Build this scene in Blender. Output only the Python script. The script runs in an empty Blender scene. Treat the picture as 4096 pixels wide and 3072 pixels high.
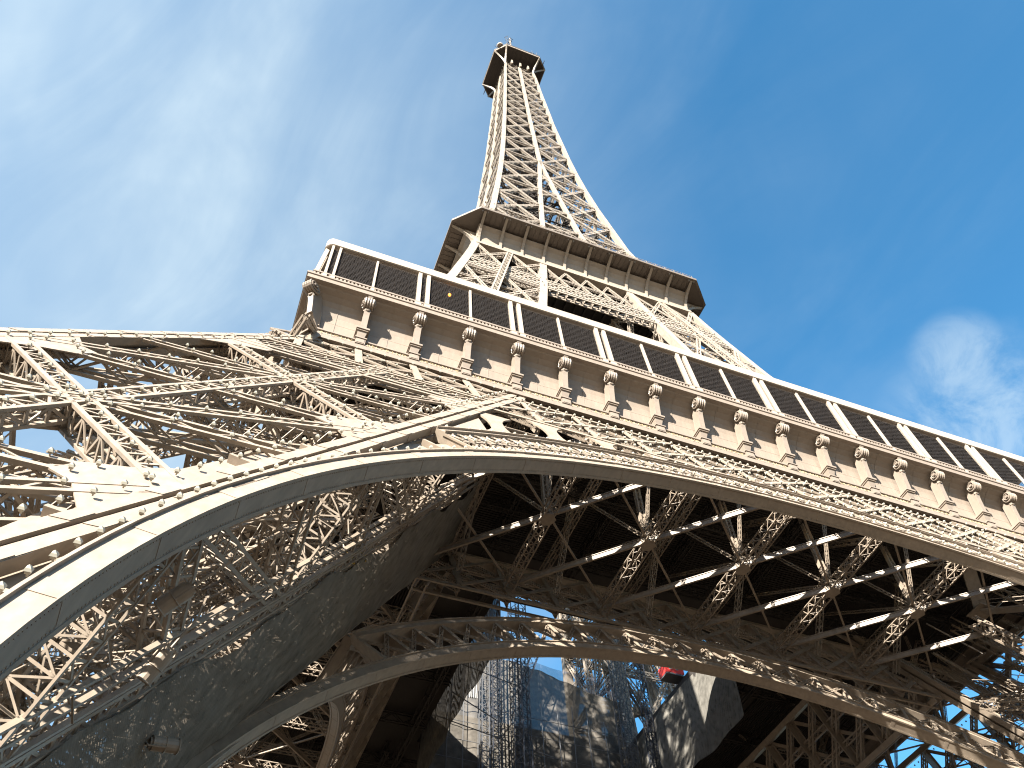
import bpy, math, random
import numpy as np
from mathutils import Vector as V, Matrix

rng = random.Random(7)
R = math.radians
SC = bpy.context.scene
COL = SC.collection

# ------------------------------------------------------------------ camera
CAM = V((-33.737, -67.952, 1.768))
yaw, pitch, roll = 0.398, 0.947, -0.045
fw = V((math.sin(yaw)*math.cos(pitch), math.cos(yaw)*math.cos(pitch), math.sin(pitch)))
rt = V((math.cos(yaw), -math.sin(yaw), 0))
up = rt.cross(fw)
r_ = math.cos(roll)*rt + math.sin(roll)*up
u_ = -math.sin(roll)*rt + math.cos(roll)*up
cd = bpy.data.cameras.new('camera')
cam = bpy.data.objects.new('camera', cd)
COL.objects.link(cam)
M = Matrix((r_, u_, -fw)).transposed().to_4x4()
M.translation = CAM
cam.matrix_world = M
cd.sensor_width = 36.0
cd.sensor_fit = 'HORIZONTAL'
cd.lens = 3382.4/4096*36.0
cd.clip_end = 20000
SC.camera = cam

# ------------------------------------------------------------------ sun, sky, exposure
SUN_EL, SUN_TH = R(28), R(46)           # elevation; angle to the left of the near face's normal
to_sun = V((-math.cos(SUN_EL)*math.sin(SUN_TH), -math.cos(SUN_EL)*math.cos(SUN_TH), math.sin(SUN_EL)))
sd = bpy.data.lights.new('sun', 'SUN')
sd.energy = 5.0
sd.angle = R(0.5)
sd.color = (1.0, 0.94, 0.85)
sun = bpy.data.objects.new('sun', sd)
COL.objects.link(sun)
sun.rotation_euler = to_sun.to_track_quat('Z', 'Y').to_euler()
sun.location = (-80, -80, 60)

world = bpy.data.worlds.new('World')
SC.world = world
world.use_nodes = True
wn, wl = world.node_tree.nodes, world.node_tree.links
wn.clear()
wout = wn.new('ShaderNodeOutputWorld')
bg = wn.new('ShaderNodeBackground')
sky = wn.new('ShaderNodeTexSky')
sky.sky_type = 'NISHITA'
sky.sun_disc = False
sky.sun_elevation = SUN_EL
sky.sun_rotation = math.atan2(to_sun.x, to_sun.y)
sky.air_density = 1.0
sky.dust_density = 0.6
sky.ozone_density = 2.0
bg.inputs['Strength'].default_value = 0.053
tc = wn.new('ShaderNodeTexCoord')


def wmath(op, a, b=None, clamp=False):
    n = wn.new('ShaderNodeMath')
    n.operation = op
    n.use_clamp = clamp
    for i, v in enumerate((a, b)):
        if v is None:
            continue
        if isinstance(v, (int, float)):
            n.inputs[i].default_value = v
        else:
            wl.new(v, n.inputs[i])
    return n.outputs[0]


def wnoise(scale, detail, rough, dist, mp_scale, rot):
    mp = wn.new('ShaderNodeMapping')
    mp.inputs['Scale'].default_value = mp_scale
    mp.inputs['Rotation'].default_value = rot
    wl.new(tc.outputs['Generated'], mp.inputs['Vector'])
    n = wn.new('ShaderNodeTexNoise')
    n.inputs['Scale'].default_value = scale
    n.inputs['Detail'].default_value = detail
    n.inputs['Roughness'].default_value = rough
    n.inputs['Distortion'].default_value = dist
    wl.new(mp.outputs[0], n.inputs['Vector'])
    return n.outputs['Fac']


def wramp(fac, lo, hi):
    mr = wn.new('ShaderNodeMapRange')
    mr.interpolation_type = 'SMOOTHSTEP'
    mr.inputs['From Min'].default_value = lo
    mr.inputs['From Max'].default_value = hi
    wl.new(fac, mr.inputs['Value'])
    return mr.outputs[0]


def wdot(d):
    n = wn.new('ShaderNodeVectorMath')
    n.operation = 'DOT_PRODUCT'
    wl.new(tc.outputs['Generated'], n.inputs[0])
    n.inputs[1].default_value = d
    return n.outputs['Value']


def camdir(u, v):
    d = (u-2048)/3382.4*r_ - (v-1536)/3382.4*u_ + fw
    return d.normalized()


def wvec(v, sc):
    n = wn.new('ShaderNodeVectorMath')
    n.operation = 'DOT_PRODUCT'
    wl.new(tc.outputs['Generated'], n.inputs[0])
    n.inputs[1].default_value = v*sc
    return n.outputs['Value']


def streak(along, a_sc, c_sc, detail, rough, dist):
    a = (r_*along[0]+u_*along[1]).normalized()
    c = (r_*-along[1]+u_*along[0]).normalized()
    cmb = wn.new('ShaderNodeCombineXYZ')
    wl.new(wvec(a, a_sc), cmb.inputs[0])
    wl.new(wvec(c, c_sc), cmb.inputs[1])
    wl.new(wvec(fw, a_sc), cmb.inputs[2])
    n = wn.new('ShaderNodeTexNoise')
    n.inputs['Scale'].default_value = 1.0
    n.inputs['Detail'].default_value = detail
    n.inputs['Roughness'].default_value = rough
    n.inputs['Distortion'].default_value = dist
    wl.new(cmb.outputs[0], n.inputs['Vector'])
    return n.outputs['Fac']


ci1 = wramp(streak((0.66, 0.75), 2.0, 5.2, 8, 0.58, 0.7), 0.30, 0.80)
ci2 = wramp(wnoise(2.6, 5, 0.6, 0.4, (1, 1, 1), (0, 0, 0.4)), 0.34, 0.68)
left = wramp(wdot(camdir(-200, 700)), 0.60, 1.0)
cir = wmath('MULTIPLY', wmath('MULTIPLY', ci1, wmath('ADD', 0.35, ci2)), wmath('ADD', 0.09, wmath('MULTIPLY', left, 0.30)))
veil = wmath('ADD', wmath('MULTIPLY', wramp(wdot(camdir(-500, 1000)), 0.62, 1.0), 0.36), 0.02)
puff_n = wramp(wnoise(13.0, 7, 0.66, 0.5, (1, 1, 1.2), (0, 0, 0)), 0.36, 0.70)
puff = wmath('MULTIPLY', puff_n, wmath('MAXIMUM', wmath('MULTIPLY', wramp(wdot(camdir(3840, 1430)), 0.9984, 0.9999), 0.34),
                                       wmath('MULTIPLY', wramp(wdot(camdir(4050, 1790)), 0.990, 0.9998), 0.38)))
cl = wmath('ADD', wmath('ADD', cir, veil), puff, True)
mx = wn.new('ShaderNodeMix')
mx.data_type = 'RGBA'
wl.new(cl, mx.inputs[0])
hs = wn.new('ShaderNodeHueSaturation')
hs.inputs['Hue'].default_value = 0.488
hs.inputs['Saturation'].default_value = 1.32
wl.new(sky.outputs[0], hs.inputs['Color'])
wl.new(hs.outputs[0], mx.inputs[6])
mx.inputs[7].default_value = (2.65, 3.15, 3.40, 1)
wl.new(mx.outputs[2], bg.inputs['Color'])
wl.new(bg.outputs[0], wout.inputs['Surface'])

SC.view_settings.view_transform = 'Standard'
SC.view_settings.look = 'None'
SC.view_settings.gamma = 1.0
SC.view_settings.use_curve_mapping = False
SC.view_settings.exposure = 2.60
SC.cycles.filter_width = 1.15
SC.cycles.max_bounces = 5
SC.cycles.diffuse_bounces = 3
SC.cycles.transparent_max_bounces = 12


# ------------------------------------------------------------------ materials
def new_mat(name):
    m = bpy.data.materials.new(name)
    m.use_nodes = True
    n = m.node_tree.nodes
    return m, n, m.node_tree.links, n['Principled BSDF']


ALB = 0.68


def paint(name, col, rough=0.5, var=0.16):
    col = tuple(c*ALB for c in col)
    m, n, l, b = new_mat(name)
    t = n.new('ShaderNodeTexCoord')
    no = n.new('ShaderNodeTexNoise')
    no.inputs['Scale'].default_value = 0.9
    no.inputs['Detail'].default_value = 7
    no.inputs['Roughness'].default_value = 0.65
    l.new(t.outputs['Object'], no.inputs['Vector'])
    mp = n.new('ShaderNodeMapping')
    mp.inputs['Scale'].default_value = (2.2, 2.2, 0.35)
    l.new(t.outputs['Object'], mp.inputs['Vector'])
    st = n.new('ShaderNodeTexNoise')
    st.inputs['Scale'].default_value = 2.0
    st.inputs['Detail'].default_value = 5
    l.new(mp.outputs[0], st.inputs['Vector'])
    ad = n.new('ShaderNodeMath')
    ad.operation = 'MULTIPLY'
    l.new(no.outputs['Fac'], ad.inputs[0])
    l.new(st.outputs['Fac'], ad.inputs[1])
    cr = n.new('ShaderNodeValToRGB')
    cr.color_ramp.elements[0].position = 0.10
    cr.color_ramp.elements[0].color = tuple(c*(1-var*1.6) for c in col) + (1,)
    cr.color_ramp.elements[1].position = 0.42
    cr.color_ramp.elements[1].color = tuple(c*(1+var*0.5) for c in col) + (1,)
    l.new(ad.outputs[0], cr.inputs[0])
    l.new(cr.outputs[0], b.inputs['Base Color'])
    b.inputs['Roughness'].default_value = rough
    b.inputs['Specular IOR Level'].default_value = 0.35
    bp = n.new('ShaderNodeBump')
    bp.inputs['Strength'].default_value = 0.12
    bp.inputs['Distance'].default_value = 0.02
    l.new(st.outputs['Fac'], bp.inputs['Height'])
    l.new(bp.outputs[0], b.inputs['Normal'])
    return m


PAINT = paint('tan_iron_paint', (0.296, 0.240, 0.184))
PAINT_G = paint('gallery_paint', (0.252, 0.205, 0.163), 0.5, 0.10)
PAINT_W = paint('fresh_pale_paint', (0.37, 0.315, 0.255), 0.45, 0.08)
PAINT_U = paint('upper_iron_paint', (0.34, 0.29, 0.235))
PAINT_2 = paint('second_gallery_paint', (0.32, 0.27, 0.215), 0.5, 0.08)
DARK = paint('dark_brown_and_shade', (0.060, 0.050, 0.043), 0.6)  # real dark parts; also painted shade on gallery ceiling, shaft interior, summit underside
FLOOR_SHADE = paint('shaded_floor_plates', (0.040, 0.034, 0.030), 0.7)  # near-black colour paints in the shade under both floors
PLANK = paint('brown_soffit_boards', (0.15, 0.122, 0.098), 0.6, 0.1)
GOLD = paint('gold_letters', (0.40, 0.32, 0.19), 0.4, 0.05)
LAMPM = paint('lamp_cap_plastic', (0.42, 0.40, 0.33), 0.35, 0.05)
STEEL = paint('galvanised_steel', (0.135, 0.138, 0.145), 0.4, 0.1)
STEEL.node_tree.nodes['Principled BSDF'].inputs['Metallic'].default_value = 0.3
BLACKST = paint('dark_mast_steel', (0.030, 0.034, 0.045), 0.5, 0.1)
YELLOW = paint('yellow_tarpaulin', (0.85, 0.50, 0.03), 0.5, 0.15)
RED = paint('red_panel', (0.72, 0.05, 0.04), 0.5, 0.08)
WHITE = paint('white_cloth', (0.27, 0.27, 0.265), 0.8, 0.08)
GALLERY_SHADE = paint('gallery_interior_shade', (0.040, 0.034, 0.030), 0.7)  # near-black stands in for the shade behind the gallery screens


def net_mat(name, col, density, scale=9.0):
    col = tuple(c*ALB for c in col)
    m, n, l, b = new_mat(name)
    out = n['Material Output']
    tr = n.new('ShaderNodeBsdfTransparent')
    mix = n.new('ShaderNodeMixShader')
    t = n.new('ShaderNodeTexCoord')
    vals = []
    for ax, sc in ((0, scale), (1, scale), (2, scale)):
        w = n.new('ShaderNodeTexWave')
        w.bands_direction = 'XYZ'[ax]
        w.inputs['Scale'].default_value = sc
        w.inputs['Distortion'].default_value = 0.4
        l.new(t.outputs['Object'], w.inputs['Vector'])
        vals.append(w.outputs['Fac'])
    mxm = n.new('ShaderNodeMath')
    mxm.operation = 'MAXIMUM'
    l.new(vals[0], mxm.inputs[0])
    l.new(vals[2], mxm.inputs[1])
    mr = n.new('ShaderNodeMapRange')
    mr.inputs['From Min'].default_value = 0.2
    mr.inputs['From Max'].default_value = 0.9
    mr.inputs['To Min'].default_value = density-0.12
    mr.inputs['To Max'].default_value = min(1, density+0.12)
    l.new(mxm.outputs[0], mr.inputs['Value'])
    no = n.new('ShaderNodeTexNoise')
    no.inputs['Scale'].default_value = 1.6
    no.inputs['Detail'].default_value = 6
    l.new(t.outputs['Object'], no.inputs['Vector'])
    cr = n.new('ShaderNodeValToRGB')
    cr.color_ramp.elements[0].position = 0.3
    cr.color_ramp.elements[0].color = tuple(c*0.7 for c in col) + (1,)
    cr.color_ramp.elements[1].position = 0.7
    cr.color_ramp.elements[1].color = tuple(c*1.25 for c in col) + (1,)
    l.new(no.outputs['Fac'], cr.inputs[0])
    l.new(cr.outputs[0], b.inputs['Base Color'])
    b.inputs['Roughness'].default_value = 0.9
    b.inputs['Specular IOR Level'].default_value = 0.1
    l.new(mr.outputs[0], mix.inputs[0])
    l.new(tr.outputs[0], mix.inputs[1])
    l.new(b.outputs[0], mix.inputs[2])
    l.new(mix.outputs[0], out.inputs['Surface'])
    return m


NET = net_mat('black_debris_netting', (0.165, 0.155, 0.135), 0.88, 7.0)
NETG = net_mat('grey_debris_netting', (0.120, 0.108, 0.092), 0.90, 6.0)
NETB = net_mat('sheer_netting', (0.10, 0.115, 0.16), 0.38, 8.0)

gm, gn, gl, gb = new_mat('sandy_gravel')
gt = gn.new('ShaderNodeTexCoord')
gno = gn.new('ShaderNodeTexNoise')
gno.inputs['Scale'].default_value = 3.0
gno.inputs['Detail'].default_value = 10
gl.new(gt.outputs['Object'], gno.inputs['Vector'])
gcr = gn.new('ShaderNodeValToRGB')
gcr.color_ramp.elements[0].color = (0.044, 0.031, 0.019, 1)
gcr.color_ramp.elements[1].color = (0.080, 0.056, 0.035, 1)
gl.new(gno.outputs['Fac'], gcr.inputs[0])
gl.new(gcr.outputs[0], gb.inputs['Base Color'])
gb.inputs['Roughness'].default_value = 0.95


# ------------------------------------------------------------------ mesh builder
class MB:
    def __init__(self):
        self.v, self.f = [], []

    def add(self, vs, fs):
        o = len(self.v)
        self.v.extend([tuple(p) for p in vs])
        self.f.extend([tuple(i+o for i in f) for f in fs])

    def hexa(self, p):                      # 8 points: bottom 0-3, top 4-7
        self.add(p, ((3, 2, 1, 0), (4, 5, 6, 7), (0, 1, 5, 4), (1, 2, 6, 5), (2, 3, 7, 6), (3, 0, 4, 7)))

    def box(self, x0, x1, y0, y1, z0, z1):
        self.hexa(((x0, y0, z0), (x1, y0, z0), (x1, y1, z0), (x0, y1, z0), (x0, y0, z1), (x1, y0, z1), (x1, y1, z1), (x0, y1, z1)))

    def bar(self, A, B, w, h, n):           # w across, h along the normal n
        A, B = V(A), V(B)
        e = B-A
        if e.length < 1e-6:
            return
        e.normalize()
        n = V(n)
        n = n-e*n.dot(e)
        if n.length < 1e-6:
            n = e.orthogonal()
        n.normalize()
        s = e.cross(n)*(w/2)
        n = n*(h/2)
        self.hexa((A-s-n, A+s-n, A+s+n, A-s+n, B-s-n, B+s-n, B+s+n, B-s+n))

    def prism(self, poly, d):               # polygon of 3-D points extruded by the vector d
        k = len(poly)
        d = V(d)
        p = [V(q) for q in poly]
        self.add(p+[q+d for q in p], [tuple(range(k))[::-1], tuple(range(k, 2*k))] + [(i, (i+1) % k, k+(i+1) % k, k+i) for i in range(k)])

    def tube(self, A, B, r, seg=8, r2=None):
        A, B = V(A), V(B)
        r2 = r if r2 is None else r2
        e = (B-A).normalized()
        a = e.orthogonal().normalized()
        b = e.cross(a)
        P = [A+(a*math.cos(t)+b*math.sin(t))*r for t in [2*math.pi*i/seg for i in range(seg)]]
        Q = [B+(a*math.cos(t)+b*math.sin(t))*r2 for t in [2*math.pi*i/seg for i in range(seg)]]
        self.add(P+Q, [tuple(range(seg))[::-1], tuple(range(seg, 2*seg))] + [(i, (i+1) % seg, seg+(i+1) % seg, seg+i) for i in range(seg)])

    def path(self, pts, r, seg=6):
        for a, b in zip(pts[:-1], pts[1:]):
            self.tube(a, b, r, seg)

    def ring(self, c, ax, r, t, seg=14, t2=None, seg2=6):   # torus
        c, ax = V(c), V(ax).normalized()
        t2 = t2 or t
        a = ax.orthogonal().normalized()
        b = ax.cross(a)
        vs, fs = [], []
        for i in range(seg):
            th = 2*math.pi*i/seg
            rad = a*math.cos(th)+b*math.sin(th)
            for j in range(seg2):
                ph = 2*math.pi*j/seg2
                vs.append(c+rad*(r+t*math.cos(ph))+ax*(t2*math.sin(ph)))
        for i in range(seg):
            for j in range(seg2):
                fs.append((i*seg2+j, ((i+1) % seg)*seg2+j, ((i+1) % seg)*seg2+(j+1) % seg2, i*seg2+(j+1) % seg2))
        self.add(vs, fs)

    def girder(self, A, B, n, w, h, c=0.13, t=0.055, pitch=None, faces='ns', thin=None, rungs=False):
        A, B, n = V(A), V(B), V(n)
        e = B-A
        L = e.length
        if L < 0.05:
            return
        e = e/L
        n = (n-e*n.dot(e)).normalized()
        s = e.cross(n)
        th = thin or c*0.7
        for i in (-1, 1):
            for j in (-1, 1):
                o = s*(i*(w/2-c/2))+n*(j*(h/2-th/2))
                self.bar(A+o, B+o, c, th, n)
        for k, (a, b, wa, hb) in {'n': (s, n, w, h), 's': (n, s, h, w)}.items():
            if k not in faces:
                continue
            p = pitch or max(wa*1.05, 0.35)
            m = max(1, int(round(L/p)))
            half = a*(wa/2-c*0.6)
            for sg in (-1, 1):
                off = b*(sg*(hb/2-th*0.5))
                for q in range(m):
                    x0, x1 = A+e*(L*q/m)+off, A+e*(L*(q+1)/m)+off
                    f = 1 if q % 2 == 0 else -1
                    self.bar(x0-half*f, x1+half*f, t, t*0.5, b)
                    if rungs:
                        self.bar(x0-half, x0+half, t*1.3, t*0.5, b)

    def mesh(self, name, m, smooth=False):
        me = bpy.data.meshes.new(name)
        me.from_pydata(self.v, [], self.f)
        me.materials.append(m)
        if smooth:
            me.polygons.foreach_set('use_smooth', [True]*len(me.polygons))
        me.update()
        return me


def link(name, data, parent=None, loc=(0, 0, 0), rot=(0, 0, 0)):
    o = bpy.data.objects.new(name, data)
    COL.objects.link(o)
    o.location, o.rotation_euler = loc, rot
    if parent:
        o.parent = parent
    return o


def tag(o, label, cat, group=None, kind=None):
    o['label'], o['category'] = label, cat
    if group:
        o['group'] = group
    if kind:
        o['kind'] = kind
    return o


def obj(name, mb, m, parent=None, loc=(0, 0, 0), rot=(0, 0, 0), smooth=False):
    return link(name, mb.mesh(name, m, smooth), parent, loc, rot)


def kit(name, mb, m, kids=(), smooth=False):
    """A part and its sub-parts as shared meshes: (name, mesh, [(name, mesh, loc, rot)])"""
    return (name, mb.mesh(name, m, smooth) if mb else None, list(kids))


def place(k, parent, quarter):
    o = link(k[0], k[1], parent, rot=(0, 0, quarter*math.pi/2))
    for kid in k[2]:
        c = link(kid[0], kid[1], o, kid[2] if len(kid) > 2 else (0, 0, 0), kid[3] if len(kid) > 3 else (0, 0, 0))
        if kid[0] in ('lamps', 'inner_lattice', 'cable_trays'):
            c['kind'] = 'stuff'
    return o


def sub(name, mb, m, loc=(0, 0, 0), rot=(0, 0, 0), smooth=False):
    return (name, mb.mesh(name, m, smooth), loc, rot)


# ------------------------------------------------------------------ ground
gmb = MB()
gmb.add(((-6000, -6000, 0), (6000, -6000, 0), (6000, 6000, 0), (-6000, 6000, 0)), ((0, 1, 2, 3),))
g = obj('ground', gmb, gm)
g['kind'] = 'structure'

# ------------------------------------------------------------------ the tower
TOWER = link('iron_tower', None)
tag(TOWER, 'tall tan iron lattice tower with arches, two galleries and a tapering shaft', 'tower')

SL = 0.5075
K = math.sqrt(1+SL*SL)
NIN = V((0, 1/K, -SL/K))                    # inward normal of the leaning near face
ES = V((0, SL/K, 1/K))
EX = V((1, 0, 0))
NOUT = -NIN
Q = 16.0                                    # side of a pier


def FP(x, s, d=0.0):
    return V((x, -60.4, 0))+ES*s+NIN*d


def PP(qx, qy, z):
    return V((-60.4+SL*z+qx, -60.4+SL*z+qy, z))


NF = (V((0, -1/K, SL/K)), V((-1/K, 0, SL/K)), V((1/K, 0, -SL/K)), V((0, 1/K, -SL/K)))


def face_pt(f, q, z, d=0.0):                # f 0 outer front, 1 outer left, 2 inner right, 3 inner back
    p = (PP(q, 0, z), PP(0, q, z), PP(Q, q, z), PP(q, Q, z))[f]
    return p-NF[f]*d


# ---- one pier: chords, braces, lamps
def qbox(mb, x0, x1, y0, y1, z0, z1):
    a = [PP(x0, y0, z0), PP(x1, y0, z0), PP(x1, y1, z0), PP(x0, y1, z0)]
    b = [PP(x0, y0, z1), PP(x1, y0, z1), PP(x1, y1, z1), PP(x0, y1, z1)]
    mb.hexa(a+b)


ZT = 51.2
kids = []
for cx in (0, 1):
    for cy in (0, 1):
        chords = splices = MB()
        x0 = cx*(Q-1.15)
        y0 = cy*(Q-1.15)
        qbox(chords, x0+0.36, x0+0.79, y0+0.36, y0+0.79, 0, ZT)
        for side in range(4):
            for k in range(2):
                a, b = (0.0, 0.47) if k == 0 else (0.68, 1.15)
                e0, e1 = ((0.0, 0.14) if side < 2 else (1.01, 1.15))
                if side % 2 == 0:
                    qbox(chords, x0+a, x0+b, y0+e0, y0+e1, 0, ZT)
                else:
                    qbox(chords, x0+e0, x0+e1, y0+a+(0.141 if k == 0 else 0), y0+b-(0.141 if k else 0), 0, ZT)
        zz = 2.0
        while zz < 50:
            for (a, b) in ((0.02, 0.45), (0.70, 1.13)):
                if cy == 0:
                    qbox(splices, x0+a, x0+b, y0-0.022, y0, zz, zz+0.62)
                if cx == 0:
                    qbox(splices, x0-0.022, x0, y0+a, y0+b, zz+.3, zz+0.92)
                if cx == 1:
                    qbox(splices, x0+1.15, x0+1.172, y0+a, y0+b, zz+.3, zz+0.92)
            zz += 2.55
        kids.append(sub('corner_chord', chords, PAINT))
ZP = [6.1, 17.8, 29.5, 41.2]
lamp_pts = []                               # (pos, facing)


def lamp_row(A, B, n, off, step, skip=0.5):
    A, B = V(A), V(B)
    L = (B-A).length
    e = (B-A)/L
    t = skip
    while t < L-skip:
        lamp_pts.append((A+e*t+V(n)*off, V(n)))
        t += step


for f in range(4):
    n = NF[f]
    big = f < 2
    # middle chord running up the face
    m = MB()
    m.girder(face_pt(f, Q/2, 1, 0.35), face_pt(f, Q/2, 45, 0.35), n, 0.95, 0.7, 0.16, 0.10, 0.85, 'ns', rungs=True)
    kids.append(sub('middle_chord', m, PAINT))
    if f < 2:
        lamp_row(face_pt(f, Q/2, 3, 0), face_pt(f, Q/2, 44, 0), n, 0.02, 1.0)
        lamp_row(face_pt(f, 0.98, 3, 0), face_pt(f, 0.98, 50, 0), n, 0.06, 1.05)
        lamp_row(face_pt(f, 14.55, 3, 0), face_pt(f, 14.55, 50, 0), n, 0.10, 1.05)
    levels = []
    for a, b in zip([0.4]+ZP[:-1], ZP):
        levels += [b, (a+b)/2]
    for z in levels:
        m = MB()
        h = 0.9
        if z == 41.2:
            continue
        m.girder(face_pt(f, 1.1, z, 0.45), face_pt(f, Q-1.1, z, 0.45), n, h, 0.85, 0.20 if f < 2 else 0.13, 0.07, 1.0 if f < 2 else 0.6)
        kids.append(sub('horizontal_brace', m, PAINT))
        if f < 2:
            lamp_row(face_pt(f, 1.1, z+0.33, 0), face_pt(f, Q-1.1, z+0.33, 0), n, 0.05, 1.15)
            lamp_row(face_pt(f, 1.1, z-0.33, 0), face_pt(f, Q-1.1, z-0.33, 0), n, 0.05, 1.9)
    for i, (a, b) in enumerate(zip([0.4]+ZP[:-1], ZP)):
        for sg in (0, 1):
            q0, q1 = (1.1, Q-1.1) if sg == 0 else (Q-1.1, 1.1)
            m = MB()
            A, B = face_pt(f, q0, a+0.3, 0.55), face_pt(f, q1, b-0.3, 0.55)
            m.girder(A, B, n, 0.72 if sg == 0 else 0.95, 1.1, 0.17 if f < 2 else 0.11, 0.085 if f < 2 else 0.06, 0.8 if f < 2 else 0.55, 'ns', rungs=(sg == 1))
            kids.append(sub('diagonal_brace', m, PAINT))
            if f < 2:
                lamp_row(A, B, n, 0.6, 1.3, 1.5)
    # gusset plates where the braces meet the chords
    for z in (ZP if f < 2 else []):
        for sg in (0, 1):
            q0, q1, q2 = (1.0, 2.5, 3.4) if sg == 0 else (Q-1.0, Q-2.5, Q-3.4)
            m = MB()
            pts = [face_pt(f, q0, z-2.5, 0.02), face_pt(f, q1, z-0.9, 0.02), face_pt(f, q2, z-0.45, 0.02), face_pt(f, q2, z+0.45, 0.02), face_pt(f, q1, z+0.9, 0.02), face_pt(f, q0, z+2.5, 0.02)]
            m.prism(pts, NF[f]*(-0.05))
            kids.append(sub('gusset_plate', m, PAINT))
# inside the pier: lift track, stair flights, diaphragms
m = MB()
for q in (5.2, 10.8):
    m.girder(PP(q, 8, 1), PP(q, 8, 50), NF[0], 0.7, 1.6, 0.16, 0.07, 1.1)
for z in np.arange(3, 50, 2.3):
    m.bar(PP(5.2, 8, z), PP(10.8, 8, z), 0.14, 0.2, NF[0])
kids.append(sub('lift_track', m, PAINT))
m = MB()
for i, z in enumerate(np.arange(4, 48, 3.6)):
    a, b = (3.0, 7.4) if i % 2 else (7.4, 3.0)
    m.bar(PP(a, 12, z), PP(b, 12, z+3.6), 1.1, 0.12, (0, 0, 1))
    for o in (-0.55, 0.55):
        m.bar(PP(a, 12+o, z)+V((0, 0, 1)), PP(b, 12+o, z+3.6)+V((0, 0, 1)), 0.05, 0.05, (0, 0, 1))
    m.box(*(lambda p: (p.x-0.9, p.x+0.9, p.y-0.9, p.y+0.9, p.z-0.06, p.z+0.04))(PP(b, 12, z+3.6)))
kids.append(sub('stair_flights', m, PAINT))
for z in (11.9, 17.8, 23.6, 29.5, 35.3, 41.2):
    m = MB()
    for (a, b) in (((1, 1), (Q-1, Q-1)), ((1, Q-1), (Q-1, 1))):
        m.girder(PP(a[0], a[1], z), PP(b[0], b[1], z), (0, 0, 1), 0.7, 0.6, 0.13, 0.06)
    for a in (4.2, 11.8):
        m.girder(PP(a, 1, z), PP(a, Q-1, z), (0, 0, 1), 0.45, 0.5, 0.11, 0.05)
    kids.append(sub('diaphragm_brace', m, PAINT))
m = MB()
for i in range(70):
    z = rng.uniform(4, 47)
    a = (rng.uniform(1, Q-1), rng.uniform(1, Q-1))
    t = rng.random()
    if t < 0.4:
        b, dz = (min(Q-1, max(1, a[0]+rng.uniform(-7, 7))), a[1]), rng.uniform(-1, 3)
    elif t < 0.8:
        b, dz = (a[0], min(Q-1, max(1, a[1]+rng.uniform(-7, 7)))), rng.uniform(-1, 3)
    else:
        b, dz = a, rng.uniform(3, 7)
    if rng.random() < 0.55:
        m.girder(PP(a[0], a[1], z), PP(b[0], b[1], z+dz), (0, 0, 1), 0.32, 0.28, 0.07, 0.04)
    else:
        m.bar(PP(a[0], a[1], z), PP(b[0], b[1], z+dz), 0.09, 0.12, (0, 0, 1))
kids.append(sub('inner_lattice', m, PAINT))
for q in (5.9, 6.6, 7.3, 8.1):
    m = MB()
    a, b = face_pt(2, q, 1, 0.05), face_pt(2, q, 50, 0.05)
    m.bar(a, b, 0.11, 0.16, NF[2])
    for t in np.linspace(0.02, 0.98, 46):
        p = a.lerp(b, t)
        if rng.random() < 0.7:
            m.bar(p, p+V((rng.uniform(-.5, .2), rng.uniform(-.9, .9), rng.uniform(-.4, 1.2))), 0.05, 0.05, (0, 0, 1))
    kids.append(sub('walkway_rail', m, PAINT))
m = MB()
for d in (0.9, 2.4):
    for i in range(90):
        q, z = rng.uniform(1, 15), rng.uniform(6, 47)
        a = face_pt(2, q, z, d+rng.uniform(-.4, .4))
        t = rng.random()
        if t < .35:
            b = face_pt(2, min(15, q+rng.uniform(1.5, 4)), z+rng.uniform(-.6, .6), d)
        elif t < .7:
            b = face_pt(2, q+rng.uniform(-.6, .6), z+rng.uniform(1.5, 4), d)
        else:
            b = face_pt(2, q, z, d+rng.uniform(1, 3))
        m.bar(a, b, rng.uniform(.04, .10), 0.05, NF[2])
kids.append(sub('cable_trays', m, PAINT))
m = MB()
for (q, r) in ((3.0, 13.6), (12.8, 4.0), (13.8, 11.0)):
    m.tube(PP(q, r, 2), PP(q, r, 48), 0.14, 8)
kids.append(sub('riser_pipe', m, PAINT))

# lamp mesh: a small bracket box under a pyramid cap
lm = MB()
lm.box(-0.09, 0.09, -0.09, 0.09, -0.02, 0.10)
lm.box(-0.03, 0.03, -0.05, 0.05, -0.12, 0.0)
lm.add(((-0.14, -0.14, 0.10), (0.14, -0.14, 0.10), (0.14, 0.14, 0.10), (-0.14, 0.14, 0.10), (-0.09, -0.09, 0.20), (0.09, -0.09, 0.20), (0.09, 0.09, 0.20), (-0.09, 0.09, 0.20), (0, 0, 0.30)),
       ((3, 2, 1, 0), (0, 1, 5, 4), (1, 2, 6, 5), (2, 3, 7, 6), (3, 0, 4, 7), (4, 5, 8), (5, 6, 8), (6, 7, 8), (7, 4, 8)))
lm.v = [(x*0.55, y*0.55, z*0.55) for x, y, z in lm.v]
LAMP = lm.mesh('lamp', LAMPM)


def lamp_cloud(pts, name='lamp'):
    m = MB()
    for p, n in pts:
        q = V(n).to_track_quat('Z', 'Y')
        m.add([q @ V(v)+p for v in lm.v], lm.f)
    return m


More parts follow.
